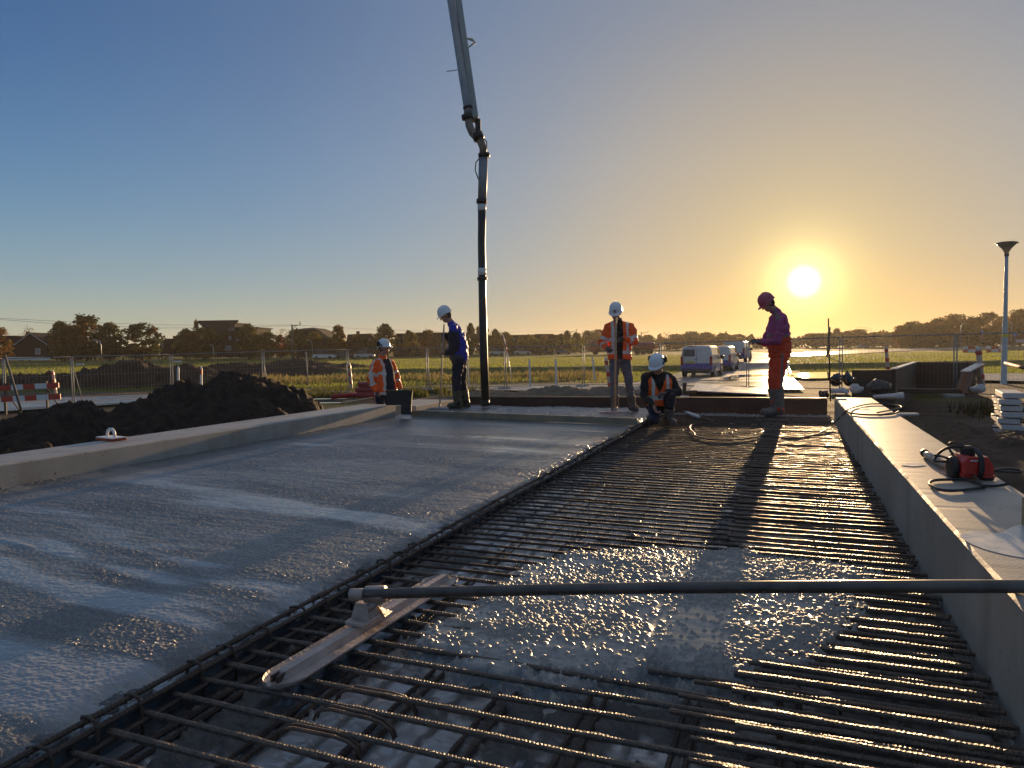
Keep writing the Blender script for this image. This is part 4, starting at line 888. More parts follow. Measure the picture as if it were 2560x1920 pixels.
def van(label, loc, rz, Wd=1.92, Ht=1.95, Ln=4.9, rearwin=True):
    t = thing('delivery_van', label, 'van', loc, rz, 'white and blue vans parked on the wet road'); w = Wd/2
    def sec(y, top, wf=1.0, bot=.32):
        ww = w*wf; f = lambda z: bot+(z-bot)*min(1, (top-bot)/(Ht-bot)) if top < Ht-.01 else z
        h = [(ww*.96, bot), (ww, .5), (ww, min(.86, top-.2)), (ww*.99, min(1.12, top-.12)), (ww*.965, min(1.35, top-.08)), (ww*.88, top-.13 if top > 1.4 else top-.05), (ww*.76, top-.03), (ww*.45, top)]
        return [Vector((x, y, z)) for x, z in h]+[Vector((-x, y, z)) for x, z in h[::-1]]
    cols = [1, 1, 0, 0, 0, 0, 0, 0, 0, 0, 0, 0, 0, 1, 1]
    S = [sec(.0, Ht-.10, .97), sec(.10, Ht-.02, 1), sec(1.2, Ht), sec(2.6, Ht), sec(3.15, Ht-.05), sec(3.55, Ht-.28, .99), sec(4.05, 1.22, .98), sec(4.6, 1.05, .95), sec(Ln, .92, .86)]
    part('body', loft(S, cols), [vw, vb], t)
    b = MB(); b.box((0, -.05, .42), (Wd*.94, .14, .2), bev=.05); b.box((0, -.02, .31), (Wd*.8, .1, .1)); part('bumper', b, dkpl, t)
    for s in (-1, 1):
        b = MB(); b.box((s*(w*.90), -.02, 1.02), (.16, .08, .52), bev=.03); part('tail_light', b, tl, t)
        b = MB(); b.box((s*(w+.12), 3.35, 1.18), (.2, .12, .26), bev=.05); b.box((s*(w+.02), 3.37, 1.12), (.12, .06, .06)); part('mirror', b, dkpl, t)
        b = MB(); z0, z1 = 1.12, Ht-.2; x0, x1 = s*(w*.985+.006), s*(w*.90+.008)
        b.hull([(x0, 2.55, z0), (x0, 3.75, z0), (x1, 3.35, z1), (x1, 2.55, z1)], [(x0-s*.02, 2.55, z0), (x0-s*.02, 3.75, z0), (x1-s*.02, 3.35, z1), (x1-s*.02, 2.55, z1)]); part('side_window', b, glass, t)
        for y in (.85, 3.95):
            b = MB(); b.tube([(s*(w-.22), y, .33), (s*(w+.004), y, .33)], .33, 18, ref=(0, 1, 0)); wh = part('wheel', b, tyre, t)
            b = MB(); b.tube([(s*(w-.05), y, .33), (s*(w+.012), y, .33)], .21, 14, ref=(0, 1, 0)); part('rim', b, rimm, wh)
            b = MB(); b.tube([(s*(w-.02), y+.43*math.cos(a), .33+.43*math.sin(a)) for a in np.linspace(-.1, 3.24, 14)], .035, 5); part('wheel_arch', b, dkpl, t)
    if rearwin:
        b = MB(); b.box((-w*.46, -.018, Ht-.46), (w*.72, .05, .42), Matrix.Rotation(-.07, 3, 'X'), bev=.02); part('rear_window', b, glass, t)
    b = MB(); b.box((-w*.38, -.03, .93), (.52, .03, .12)); part('number_plate', b, plate, t)
    b = MB(); b.box((-.02, -.025, 1.1), (.14, .04, .03)); b.box((.0, -.005, 1.2), (.012, .02, 1.2)); part('door_handle', b, dkpl, t)
    b = MB(); b.box((-w*.3, .02, Ht-.07), (.5, .06, .035)); part('brake_light', b, tl, t)
    b = MB(); b.hull([(-w*.86, 3.18, Ht-.10), (w*.86, 3.18, Ht-.10), (w*.92, 4.02, 1.27), (-w*.92, 4.02, 1.27)], [(-w*.84, 3.22, Ht-.07), (w*.84, 3.22, Ht-.07), (w*.90, 4.06, 1.30), (-w*.90, 4.06, 1.30)]); part('windscreen', b, glass, t)
    return t
for (px, py, Yv, rz, lab, rw) in ((1741, 947, 43, -.42, 'nearest white van with blue lower half and yellow plate, rear facing the fence', True), (1795, 928, 54, -.44, 'second white and blue van half hidden behind the nearest van', False), (1835, 917, 65, -.46, 'third white van, farthest of the row, only its side in view', False)):
    P = A(px, py, Yv); van(lab, (P.x, P.y, float(tz(P.x, P.y))+RZD), rz, rearwin=rw)
def car(label, px, Y, L, body, rz=0, group=None, z=None, hgt=1.45):
    P = A(px, 880, Y); t = thing('parked_car', label, 'car', (P.x, P.y, float(tz(P.x, P.y)) if z is None else z), rz, group); h = hgt
    b = MB(); b.add([], []); pr = [(-.5, .3), (.5, .3), (.5, .7), (.36, .86), (.22, .92), (-.42, .95), (-.5, .8)]
    f = [Vector((x*L, -.85, z)) for x, z in pr]; k = [p+Vector((0, 1.7, 0)) for p in f]; n = len(f)
    b.add(f+k, [tuple(range(n)), tuple(range(2*n-1, n-1, -1))]+[(i, i+n, (i+1) % n+n, (i+1) % n) for i in range(n)]); part('body', b, body, t)
    f = [Vector((x*L, -.74, z)) for x, z in ((-.44, .93), (.26, .91), (.10, h-.04), (-.34, h-.03))]; k = [Vector((p.x, -p.y, p.z)) for p in f]; n = 4
    b = MB(); b.add(f+k, [tuple(range(n)), tuple(range(2*n-1, n-1, -1))]+[(i, i+n, (i+1) % n+n, (i+1) % n) for i in range(n)]); part('cabin', b, glass, t)
    b = MB(); b.box((-.12*L, 0, h), (L*.44, 1.3, .06), bev=.02); part('roof', b, body, t)
    for x in (-.3, .3):
        for y in (-.8, .8): b = MB(); b.tube([(x*L, y-.1, .31), (x*L, y+.1, .31)], .31, 12, ref=(1, 0, 0)); part('wheel', b, tyre, t)
    return t
silver = mat('silver car paint', (.45, .46, .48), .3, .3, var=.05); darkcar = mat('dark car paint', (.03, .035, .05), .25, coat=.5)
car('silver car before the long terrace, left of its middle', 1307, 172, 4.2, silver); car('pale car parked left of the silver one before the terrace', 1242, 172, 3.9, whitepaint)
car('blue grey car parked right end before the long terrace', 1409, 176, 4.3, mat('bluegrey car', (.16, .2, .28), .3)); car('dark car between silver and blue grey ones before the terrace', 1365, 178, 4.2, darkcar)
car('white van like car parked below the low white garage', 810, 140, 4.4, whitepaint, hgt=1.8); car('dark blue car right of the low white garage', 860, 142, 4.2, darkcar); car('light car behind the head of the orange worker', 912, 142, 4.0, silver)
car('pale car on the far road left of the barrier blocks', 2407, 285, 4.3, silver); car('pale car shining on the far road above the barrier blocks', 2456, 285, 4.6, whitepaint); car('dark car at the edge of the far wood', 2293, 270, 4.2, darkcar); car('small car with glinting windscreen on the far horizon road', 2158, 270, 4.0, silver)
# red lorry behind the standing worker
P = A(1555, 890, 150); g0 = float(tz(P.x, P.y)); lor = thing('red_lorry', 'red lorry with a tank trailer behind the standing orange worker', 'lorry', (P.x, P.y, g0))
redv = mat('red lorry paint', (.28, .025, .02), .35, var=.1)
b = MB(); b.box((-5.6, 0, 1.7), (2.3, 2.4, 2.2), bev=.15); b.box((-5.4, 0, 2.9), (1.8, 2.0, .3), bev=.1); part('cab', b, redv, lor)
b = MB(); b.box((-6.2, 0, 2.2), (1.15, 2.46, .7), bev=.05); part('cab_window', b, glass, lor)
b = MB(); b.tube([(-3.9, 0, 1.75), (-3.7, 0, 1.75), (6.6, 0, 1.75), (6.8, 0, 1.75)], [.7, .85, .85, .7], 16); part('tank', b, redv, lor)
b = MB(); b.box((.2, 0, .8), (13, 1.0, .25)); part('chassis', b, dkpl, lor)
for x in (-5.6, -2.6, 3.2, 4.5, 5.8):
    b = MB(); b.tube([(x, -1.2, .5), (x, 1.2, .5)], .5, 14, ref=(1, 0, 0)); part('wheel', b, tyre, lor)
# red white barrier blocks, signs
for k, px in enumerate((2418, 2437, 2476, 2495)):
    P = A(px, 870, 112); t = thing('barrier_block', ['barrier block, first from the left below the far cars', 'barrier block, second from the left below the far cars', 'checked barrier block right of the tall red white marker post', 'checked barrier block nearest to the street lamp'][k], 'barrier block', (P.x, P.y, float(tz(P.x, P.y))), 0, 'red white barrier blocks on the far road')
    for i in range(2):
        for j in range(2):
            b = MB(); b.box((-.29+.58*i, 0, .25+.5*j), (.57, .4, .49), bev=.04); part('block_field', b, whitepaint if (i+j+k) % 2 else redpaint, t)
for px, py, Y, label in ((2538, 838, 150, 'round blue road sign on a post right of the near street lamp'), (2455, 829, 200, 'round grey blue sign before the wood, left of the street lamp')):
    P = A(px, py, Y); g0 = float(tz(P.x, P.y)); t = thing('road_sign', label, 'sign', (P.x, P.y, g0)); b = MB(); b.tube([(0, .06, -.1), (0, .06, P.z-g0+.4)], .05, 6); part('post', b, galv, t)
    b = MB(); b.tube([(0, -.02, P.z-g0), (0, .02, P.z-g0)], .42, 18, ref=(1, 0, 0)); part('sign_face', b, mat('blue sign', (.06, .16, .5), .4), t)
P = A(2550, 852, 150); t = thing('road_sign', 'white chevron board low beside the round blue sign', 'sign', (P.x, P.y, float(tz(P.x, P.y)))); hz_ = P.z-t.location.z
b = MB(); b.box((0, 0, hz_), (1.6, .06, .6)); part('board', b, whitepaint, t); b = MB()
for x in (-.5, 0, .5): b.add([(x-.12, -.035, hz_-.25), (x+.06, -.035, hz_), (x+.2, -.035, hz_), (x+.02, -.035, hz_-.25)], [(0, 1, 2, 3)]); b.add([(x-.12, -.035, hz_+.25), (x+.06, -.035, hz_), (x+.2, -.035, hz_), (x+.02, -.035, hz_+.25)], [(3, 2, 1, 0)])
part('chevron', b, redpaint, t); b = MB(); b.box((-.6, .08, hz_/2), (.06, .06, hz_)); b.box((.6, .08, hz_/2), (.06, .06, hz_)); part('post', b, galv, t)
for px, py, Y, label in ((200, 911, 100, 'small white sign board in the field behind the barrier'), (445, 904, 95, 'small white sign board above the plain white marker post')):
    P = A(px, py, Y); g0 = float(tz(P.x, P.y)); t = thing('sign_board', label, 'sign', (P.x, P.y, g0)); h = P.z-g0
    b = MB(); b.box((0, 0, h), (1.1, .05, .22)); part('board', b, whitepaint, t); b = MB(); b.tube([(0, .06, -.1), (0, .06, h)], .035, 6); part('post', b, galv, t)
# ================================================================== PEOPLE
def fuse(name, mb, voxel, smooth=3, wrinkle=0.0, wscale=9.0, seed=0):   # one continuous surface out of overlapping limbs
    ob = bpy.data.objects.new('tmp', mb.mesh('tmp')); COL.objects.link(ob)
    md = ob.modifiers.new('r', 'REMESH'); md.mode = 'VOXEL'; md.voxel_size = voxel
    dg = bpy.context.evaluated_depsgraph_get(); me = bpy.data.meshes.new_from_object(ob.evaluated_get(dg)); me.name = name
    old = ob.data; bpy.data.objects.remove(ob); bpy.data.meshes.remove(old); me.materials.clear()
    n = len(me.vertices); V = np.empty(n*3, np.float32); me.vertices.foreach_get('co', V); V = V.reshape(-1, 3).astype(np.float64)
    E = np.empty(len(me.edges)*2, np.int32); me.edges.foreach_get('vertices', E); E = E.reshape(-1, 2)
    deg = np.bincount(E.ravel(), minlength=n)[:, None]
    for it in range(smooth):
        S = np.zeros_like(V)
        for k in range(3): S[:, k] = np.bincount(E[:, 0], V[E[:, 1], k], n)+np.bincount(E[:, 1], V[E[:, 0], k], n)
        V = V*.4+.6*S/np.maximum(deg, 1)
    me.vertices.foreach_set('co', V.astype(np.float32).ravel()); me.update()
    if wrinkle > 0:
        N = np.empty(n*3, np.float32); me.vertices.foreach_get('normal', N); N = N.reshape(-1, 3)
        d = np.array([mnoise.noise(Vector((p[0]*wscale, p[1]*wscale, p[2]*wscale*1.6+seed)))-abs(mnoise.noise(Vector((p[0]*wscale*.8+3, p[1]*wscale*.8, p[2]*wscale*2.2+seed))))*1.2 for p in V])
        V = V+N*(d*wrinkle)[:, None]; me.vertices.foreach_set('co', V.astype(np.float32).ravel())
    me.polygons.foreach_set('use_smooth', np.ones(len(me.polygons), bool)); me.update(); return me
def centers(me):
    c = np.empty(len(me.polygons)*3, np.float32); me.polygons.foreach_get('center', c); return c.reshape(-1, 3)
def paint(me, fn): me.polygons.foreach_set('material_index', np.asarray(fn(centers(me)), np.int32))
def shell(name, me, keep, off):
    n = len(me.vertices); V = np.empty(n*3, np.float32); me.vertices.foreach_get('co', V); V = V.reshape(-1, 3)
    N = np.empty(n*3, np.float32); me.vertices.foreach_get('normal', N); N = N.reshape(-1, 3)
    k = keep(centers(me)); F = np.array([tuple(p.vertices) for p, q in zip(me.polygons, k) if q and len(p.vertices) == 4])
    used = np.unique(F); mp = np.zeros(n, np.int64); mp[used] = np.arange(len(used)); return new_mesh(name, V[used]+N[used]*off, mp[F], True)
def seg(c, a, b):
    a, b = np.array(a), np.array(b); d = b-a; t = ((c-a)@d)/(d@d); q = a+np.clip(t, 0, 1)[:, None]*d; return t, np.linalg.norm(c-q, axis=1)
def frame(look):                           # head frame: x right, y forward, z up
    y = Vector(look).normalized(); x = y.cross(Vector((0, 0, 1))).normalized(); z = x.cross(y); return Matrix((x, y, z)).transposed()
def hand(b, wrist, d, pn, curl=.5, thumb=1, s=1.0):
    w = Vector(wrist); d = Vector(d).normalized(); pn = Vector(pn); pn = (pn-d*pn.dot(d)).normalized(); x = d.cross(pn)*thumb
    b.tube([w-d*.03, w, w+d*.03*s, w+d*.085*s, w+d*.095*s], [(.026*s, .020*s), (.028*s, .020*s), (.040*s, .019*s), (.041*s, .016*s), (.036*s, .012*s)], 12, ref=x)
    for i, (o, L) in enumerate(((.030, .068), (.010, .078), (-.011, .072), (-.030, .056))):
        p = w+d*.088*s+x*o*s; v = d; a = curl*(.8+.15*i)
        for k, f in enumerate((.45, .32, .23)):
            v = (Matrix.Rotation(a*(.7 if k == 0 else 1.0), 3, x*thumb*(1 if thumb > 0 else 1))@v) if False else (v*math.cos(a)+pn*math.sin(a)*1.0).normalized() if k == 0 else (v*math.cos(a)+(pn-d*0.9*min(1, a)).normalized()*math.sin(a)).normalized()
            q = p+v*L*f*s; b.capsule(p, q, (.0098-.001*k)*s, (.0092-.001*k)*s, 8); p = q
    p = w+d*.025*s+x*.030*s; q = p+(d*.6+x*.7+pn*.35).normalized()*.042*s; r = q+(d*.85+pn*.6).normalized()*.032*s
    b.capsule(p, q, .013*s, .0105*s, 8); b.capsule(q, r, .0105*s, .0085*s, 8)
skin = mat('skin', (.42, .22, .15), .5, var=.12, scale=14); eyem = mat('eye', (.04, .03, .03), .3); hairm = mat('hair', (.04, .028, .02), .7)
glovem = mat('work glove', (.10, .10, .10), .8, var=.3, scale=30); hvo = mat('hi vis orange', (.92, .115, .008), .65, var=.12, scale=10, bump=.2)
hvs = mat('reflective tape', (.60, .58, .54), .35, var=.1); whelm = mat('white helmet', (.75, .76, .78), .25, var=.03, coat=.4)
def person(label, loc, J, torso, ref, jm, jfn, tm, tfn, bm, look, helm, gl=(1, 1), legs=True, sleeve=.074, thigh=.100, shaft=.30, hem=.90, shirt=None, jwr=.016, hands=None, bootr=.075, collar=.075, collm=None):
    P = thing('person', label, 'person', loc); R_ = frame(look); hd = Vector(J['head'])
    H_ = lambda x, y, z: hd+R_@Vector((x, y, z))
    b = MB()
    b.ball(H_(0, -.012, .03), (.078, .098, .098), 14, 10, rot=R_); b.ball(H_(0, .018, -.035), (.066, .074, .088), 14, 10, rot=R_); b.ball(H_(0, .045, -.078), (.042, .040, .036), 10, 8, rot=R_)
    b.capsule(H_(0, .088, .018), H_(0, .112, -.022), .010, .016, 8); b.capsule(H_(-.028, .088, .030), H_(.028, .088, .030), .013, .013, 8)
    b.capsule(H_(-.020, .082, -.058), H_(.020, .082, -.058), .011, .011, 8)
    for s in (-1, 1): b.ball(H_(s*.080, -.015, -.005), (.012, .020, .033), 8, 6, rot=R_); b.ball(H_(s*.042, .068, -.020), (.022, .020, .024), 8, 6, rot=R_)
    nk = Vector(J['neck']); b.capsule(H_(0, -.025, -.06), nk, .058, .064, 12)
    tp = [Vector(p) for p, _ in torso]; b.tube(tp, [(r[0]*.8, r[1]*.8) for _, r in torso], 14, ref=ref)
    b.capsule(nk, tp[-1], .06, .09, 10)
    for s in 'lr':
        sh, el, wr = J['sh_'+s], J['el_'+s], J['wr_'+s]; b.capsule(tp[-1], sh, .07, .05, 8); b.capsule(sh, el, .05, .04, 8); b.capsule(el, wr, .04, .028, 8)
        if legs: b.capsule(tp[0], J['hip_'+s], .08, .08, 8); b.capsule(J['hip_'+s], J['kn_'+s], .08, .055, 8); b.capsule(J['kn_'+s], J['an_'+s], .055, .04, 8)
    for s in 'lr':
        d, pn, cu, th = hands[s]; hand(b, J['wr_'+s], d, pn, cu, th, 1.05)
    me = fuse('body', b, .0062, 2)
    for m in (skin, glovem, eyem): me.materials.append(m)
    def bp(c):
        r = np.zeros(len(c), int)
        for s, g in zip('lr', gl):
            if g: r[np.linalg.norm(c-np.array(J['wr_'+s])-np.array(Vector(hands[s][0]).normalized())*.07, axis=1) < .16] = 1
        for s in (-1, 1): r[np.linalg.norm(c-np.array(H_(s*.030, .082, .012)), axis=1) < .012] = 2
        return r
    paint(me, bp); o = bpy.data.objects.new('body', me); COL.objects.link(o); o.parent = P
    b = MB(); b.ball(H_(0, -.032, .0), (.082, .085, .085), 14, 10, rot=R_); part('hair', b, hairm, P)
    # jacket
    b = MB(); b.tube(tp, [r for _, r in torso], 18, ref=ref)
    for s in 'lr':
        sh, el, wr = Vector(J['sh_'+s]), Vector(J['el_'+s]), Vector(J['wr_'+s]); b.capsule(tp[-1]+(sh-tp[-1])*.3, sh, sleeve*1.2, sleeve*1.05); b.capsule(sh, el, sleeve*1.05, sleeve*.92); b.capsule(el, el+(wr-el)*.93, sleeve*.92, sleeve*.70)
    cn = nk+(hd-nk)*.20; b.tube([tp[-1], nk-(hd-nk)*.05, cn, cn+(hd-nk)*.14], [(.13, .11), (collar*1.15, collar*1.1), (collar, collar), (collar*.98, collar*.98)], 14, ref=ref)
    jk = fuse('jacket', b, .011, 2, jwr, 8, len(label) % 97)
    for m in jm: jk.materials.append(m)
    paint(jk, jfn); o = bpy.data.objects.new('jacket', jk); COL.objects.link(o); o.parent = P
    if collm:
        b = MB(); b.tube([nk-(hd-nk)*.25, nk, cn, cn+(hd-nk)*.16], [(collar*1.2, collar*1.2), (collar*1.02, collar*1.02), (collar*.92, collar*.92), (collar*1.0, collar*1.0)], 14, ref=ref); part('collar', b, collm, P)
    if shirt:
        sm, pts, rs = shirt; b = MB(); b.tube(pts, rs, 14, ref=ref); s_ = fuse('shirt', b, .012, 3, .008, 9, 5); s_.materials.append(sm); o = bpy.data.objects.new('shirt', s_); COL.objects.link(o); o.parent = P
    if legs:
        b = MB(); h0 = tp[0]; b.tube([h0+Vector((0, 0, .16)), h0+Vector((0, 0, .04)), h0+Vector((0, 0, -.06))], [(torso[0][1][0]*.86, torso[0][1][1]*.86), (torso[0][1][0]*.90, torso[0][1][1]*.92), (torso[0][1][0]*.80, torso[0][1][1]*.84)], 16, ref=ref)
        for s in 'lr': b.capsule(J['hip_'+s], J['kn_'+s], thigh, thigh*.78); b.capsule(J['kn_'+s], J['an_'+s], thigh*.76, thigh*.62)
        tr = fuse('trousers', b, .011, 2, .014, 7, 31)
        for m in tm: tr.materials.append(m)
        paint(tr, tfn); o = bpy.data.objects.new('trousers', tr); COL.objects.link(o); o.parent = P
        for s in 'lr':
            kn, an, toe = Vector(J['kn_'+s]), Vector(J['an_'+s]), Vector(J['toe_'+s]); b = MB(); top = an+(kn-an).normalized()*shaft
            b.tube([top, top+(an-top)*.1, an+(top-an)*.35, an], [bootr*1.06, bootr*1.04, bootr*.92, bootr*.86], 14); f = (toe-an); f.z = 0; f = f.normalized()
            b.capsule(an-f*.03+Vector((0, 0, -.02)), toe+Vector((0, 0, .02)), .058, .050); b.capsule(an-f*.05+Vector((0, 0, -.055)), toe+f*.02+Vector((0, 0, -.005)), .040, .040)
            me = fuse('boot', b, .010, 2, .004, 14, 3); me.materials.append(bm); o = bpy.data.objects.new('boot', me); COL.objects.link(o); o.parent = P
    # helmet: shell, brim, peak
    hm, muffs, logo = helm; b = MB(); V = []; n = 22; prof = [(1.03, -.010), (1.01, .012), (.99, .04), (.93, .075), (.80, .108), (.58, .134), (.30, .148), (.05, .152)]
    for rr, z in prof:
        for j in range(n):
            a = 2*math.pi*j/n; V.append(H_(rr*.108*math.cos(a), rr*.134*math.sin(a)-.008, .042+z))
    F = [(i*n+j, i*n+(j+1) % n, (i+1)*n+(j+1) % n, (i+1)*n+j) for i in range(len(prof)-1) for j in range(n)]; F.append(tuple(range((len(prof)-1)*n, len(prof)*n))); b.add(V, F, 0, True)
    V = []; m = 15
    for q, (r0, z0) in enumerate(((.985, .030), (1.0, .034), (1.0, .026))):
        for j in range(n):
            a = 2*math.pi*j/n; f = max(0, math.sin(a)); e = (1.0, 1.09+.30*f**2.2, 1.09+.30*f**2.2)[q]; V.append(H_(.108*e*math.cos(a)*(1 if q else .98), .134*e*math.sin(a)-.008, z0-.020*f*(q > 0)+.004))
    F = [(i*n+j, i*n+(j+1) % n, (i+1)*n+(j+1) % n, (i+1)*n+j) for i in range(2) for j in range(n)]; b.add(V, F, 0, True)
    b.tube([H_(0, .10, .13), H_(0, .05, .182), H_(0, -.03, .196), H_(0, -.09, .172)], [.006, .009, .009, .006], 8)
    hel = part('helmet', b, hm, P)
    if muffs:
        for s in muffs:
            b = MB(); b.ball(H_(s*.118, -.055, .09), (.028, .045, .055), 12, 8, rot=R_); part('ear_muff', b, blackrubber, hel)
            b = MB(); b.ball(H_(s*.106, .01, .055), (.012, .022, .026), 10, 6, rot=R_); part('ear_clip', b, blackrubber, hel)
    if logo:
        b = MB(); q = lambda x, z, o: H_(x, .134*math.sqrt(max(0, 1-(x/.108)**2))*.985+o, z)
        b.add([q(-.034, .058, .005), q(.010, .058, .006), q(.010, .100, .001), q(-.034, .100, .0)], [(0, 1, 2, 3)]); part('emblem', b, mat('navy emblem', (.01, .012, .05), .4), hel)
        b = MB()
        for (x0, z0, x1, z1) in ((-.028, .064, -.028, .095), (-.020, .079, -.004, .094), (-.020, .079, -.004, .064)):
            b.tube([q(x0, z0, .008), q(x1, z1, .006)], .0032, 6)
        part('emblem_mark', b, whitepaint, hel)
    return P
def armband(J, s, a0, a1, c, r=.12):
    t, d = seg(c, J['sh_'+s], J['el_'+s]); return (t > a0) & (t < a1) & (d < r)
def armmask(J, c):
    m = np.zeros(len(c), bool)
    for s in 'lr':
        t, d = seg(c, J['sh_'+s], J['el_'+s]); t2, d2 = seg(c, J['el_'+s], J['wr_'+s]); m |= ((d < .096) & (t > .12)) | (d2 < .09)
    return m
navy = mat('navy cloth', (.012, .014, .030), .8, var=.3, scale=12); black = mat('black cloth', (.012, .011, .012), .85, var=.3, scale=12)
blue = mat('blue jacket cloth', (.020, .028, .34), .6, var=.15, scale=8, bump=.2); greyc = mat('grey jacket hem', (.05, .055, .07), .7)
jeans = mat('grey blue jeans', (.10, .115, .14), .85, var=.25, scale=10, bump=.2); wellie = mat('olive rubber boot', (.055, .065, .035), .5, var=.25, scale=9); mudboot = mat('muddy boot', (.10, .085, .07), .75, var=.35, scale=14)
# 1 blue jacket, holding a rake handle, looking down to the left
LOCB = G(1151, 1021, .02)
J = dict(head=(-.245, 0, 1.715), neck=(-.135, 0, 1.56), sh_l=(-.09, -.185, 1.47), el_l=(-.045, -.25, 1.14), wr_l=(-.235, -.155, 1.02), sh_r=(-.10, .185, 1.47), el_r=(-.15, .26, 1.22), wr_r=(-.245, .09, 1.345),
         hip_l=(-.005, -.085, .90), kn_l=(-.060, -.095, .50), an_l=(-.045, -.10, .10), toe_l=(-.19, -.12, .045), hip_r=(.02, .085, .90), kn_r=(.03, .10, .49), an_r=(.10, .11, .10), toe_r=(-.04, .13, .045))
JB = J
def jf(c):
    r = np.zeros(len(c), int); am = armmask(JB, c); r[am & (c[:, 2] < 1.42)] = 1; r[(~am) & (c[:, 0] < -.10) & (c[:, 2] < 1.45)] = 1; r[(c[:, 2] < 1.0) & (c[:, 0] < .07)] = 2
    r[(~am) & (c[:, 0] > -.02) & (np.abs(c[:, 2]-1.41) < .028) & (np.abs(c[:, 1]+.08) < .05)] = 3; return r
person('worker in blue jacket and white helmet looking down, standing left of the hose', LOCB, J, [((-.01, 0, .88), (.19, .175)), ((-.01, 0, 1.02), (.20, .180)), ((-.025, 0, 1.2), (.205, .178)), ((-.055, 0, 1.38), (.21, .165)), ((-.10, 0, 1.50), (.165, .115))], (0, 1, 0),
       [blue, navy, greyc, hvs], jf, [navy], lambda c: np.zeros(len(c)), wellie, (-.85, -.10, -.42), (whelm, None, False), hands=dict(l=((-1, .25, .0), (.1, .3, -1), 1.1, -1), r=((-1, -.5, .35), (.1, -.8, -.5), 1.1, 1)), shaft=.24, thigh=.118, bootr=.085, sleeve=.08)
def longtool(name, p, q, r, label, cat, head=None, base=Vector((0, 0, 0)), m=None):
    p, q = Vector(p)+base, Vector(q)+base; t = thing(name, label, cat, q); b = MB(); b.tube([p, p.lerp(q, .5), q], r, 8); wpart('handle', b, m or timber, t)
    if head: b = MB(); c = q+Vector((0, 0, .0)); b.box(c, head, RZ(random.uniform(-.2, .2)), bev=.006); b.box(c+Vector((0, 0, .04)), (.04, .04, .07)); wpart('head', b, galv, t)
    return t
longtool('rake', (-.272, -.03, 1.56), (-.365, -.20, .02), .014, 'rake with a thin pale handle held by the blue jacketed worker', 'rake', (.34, .06, .05), LOCB, mat('pale handle', (.42, .30, .22), .6))
# 2 standing orange jacket facing the camera
LOCO = G(1556, 1029, .03)
J = dict(head=(-.105, -.02, 1.655), neck=(-.055, .02, 1.50), sh_l=(-.235, .02, 1.425), el_l=(-.34, .0, 1.165), wr_l=(-.285, -.17, 1.075), sh_r=(.155, .02, 1.425), el_r=(.215, -.04, 1.18), wr_r=(-.005, -.225, 1.225),
         hip_l=(-.125, .03, .88), kn_l=(-.135, .0, .49), an_l=(-.125, .02, .10), toe_l=(-.16, -.13, .045), hip_r=(.055, .03, .88), kn_r=(.115, .0, .49), an_r=(.165, .02, .10), toe_r=(.21, -.12, .045)); JO = J
def jf(c):
    r = np.zeros(len(c), int); am = armmask(JO, c); x, z = c[:, 0]+.04, c[:, 2]
    r[(~am) & (np.abs(z-1.0) < .030)] = 1; r[(~am) & (np.abs(np.abs(x)-.125) < .024) & (z > 1.0)] = 1; r[(~am) & (np.abs(z-1.22) < .026)] = 1
    for s in 'lr':
        r[armband(JO, s, .62, .82, c)] = 1; t, d = seg(c, JO['el_'+s], JO['wr_'+s]); r[(t > .35) & (t < .6) & (d < .09)] = 1
    r[(~am) & (np.abs(x+.012) < .055-.02*np.clip(1.3-z, 0, .4)) & (c[:, 1] < 0)] = 2; return r
person('worker in orange reflective jacket and jeans standing with an upright rake, facing the camera', LOCO, J, [((-.035, .03, .88), (.215, .150)), ((-.035, .03, 1.0), (.208, .148)), ((-.04, .03, 1.18), (.205, .140)), ((-.045, .03, 1.34), (.215, .140)), ((-.05, .03, 1.46), (.165, .10))], (1, 0, 0),
       [hvo, hvs, black], jf, [jeans], lambda c: np.zeros(len(c)), mudboot, (-.28, -.85, -.36), (whelm, None, True), hands=dict(l=((.25, -.8, -.3), (.9, .2, -.3), 1.0, 1), r=((-1, -.25, .05), (0, -.5, -.8), 1.1, -1)), shaft=.17, collm=black, jwr=.020)
longtool('rake', (-.142, -.30, 1.575), (-.178, -.33, .015), .017, 'rake with a wooden handle held upright by the standing orange worker', 'rake', (.50, .06, .05), LOCO)
# 3 kneeling worker with an orange vest
LOCK = G(1644, 1062, -.03)
J = dict(head=(-.015, -.06, .865), neck=(.02, .03, .745), sh_l=(-.165, .03, .70), el_l=(-.215, -.04, .44), wr_l=(-.10, -.20, .30), sh_r=(.215, .05, .69), el_r=(.285, -.06, .47), wr_r=(.08, -.235, .48),
         hip_l=(-.03, .14, .27), kn_l=(-.085, -.22, .10), an_l=(-.06, .22, .07), toe_l=(-.06, .34, .05), hip_r=(.13, .14, .27), kn_r=(.15, -.20, .44), an_r=(.135, -.12, .09), toe_r=(.175, -.26, .045)); JK = J
KT = [((.045, .15, .22), (.185, .15)), ((.045, .12, .34), (.19, .15)), ((.035, .08, .50), (.205, .145)), ((.03, .05, .64), (.20, .13)), ((.025, .04, .73), (.14, .09))]
KP = person('kneeling worker in black with an orange vest and white helmet, tying bars at the seam', LOCK, J, KT, (1, 0, 0), [black], lambda c: np.zeros(len(c)), [navy], lambda c: np.zeros(len(c)), mudboot, (-.50, -.72, -.38), (whelm, (1, -1), False), gl=(0, 1),
       hands=dict(l=((.35, -.25, -.9), (.6, -.3, .2), .7, 1), r=((-1, -.15, -.1), (0, -.2, -1), .9, -1)), shaft=.16, jwr=.020, sleeve=.070)
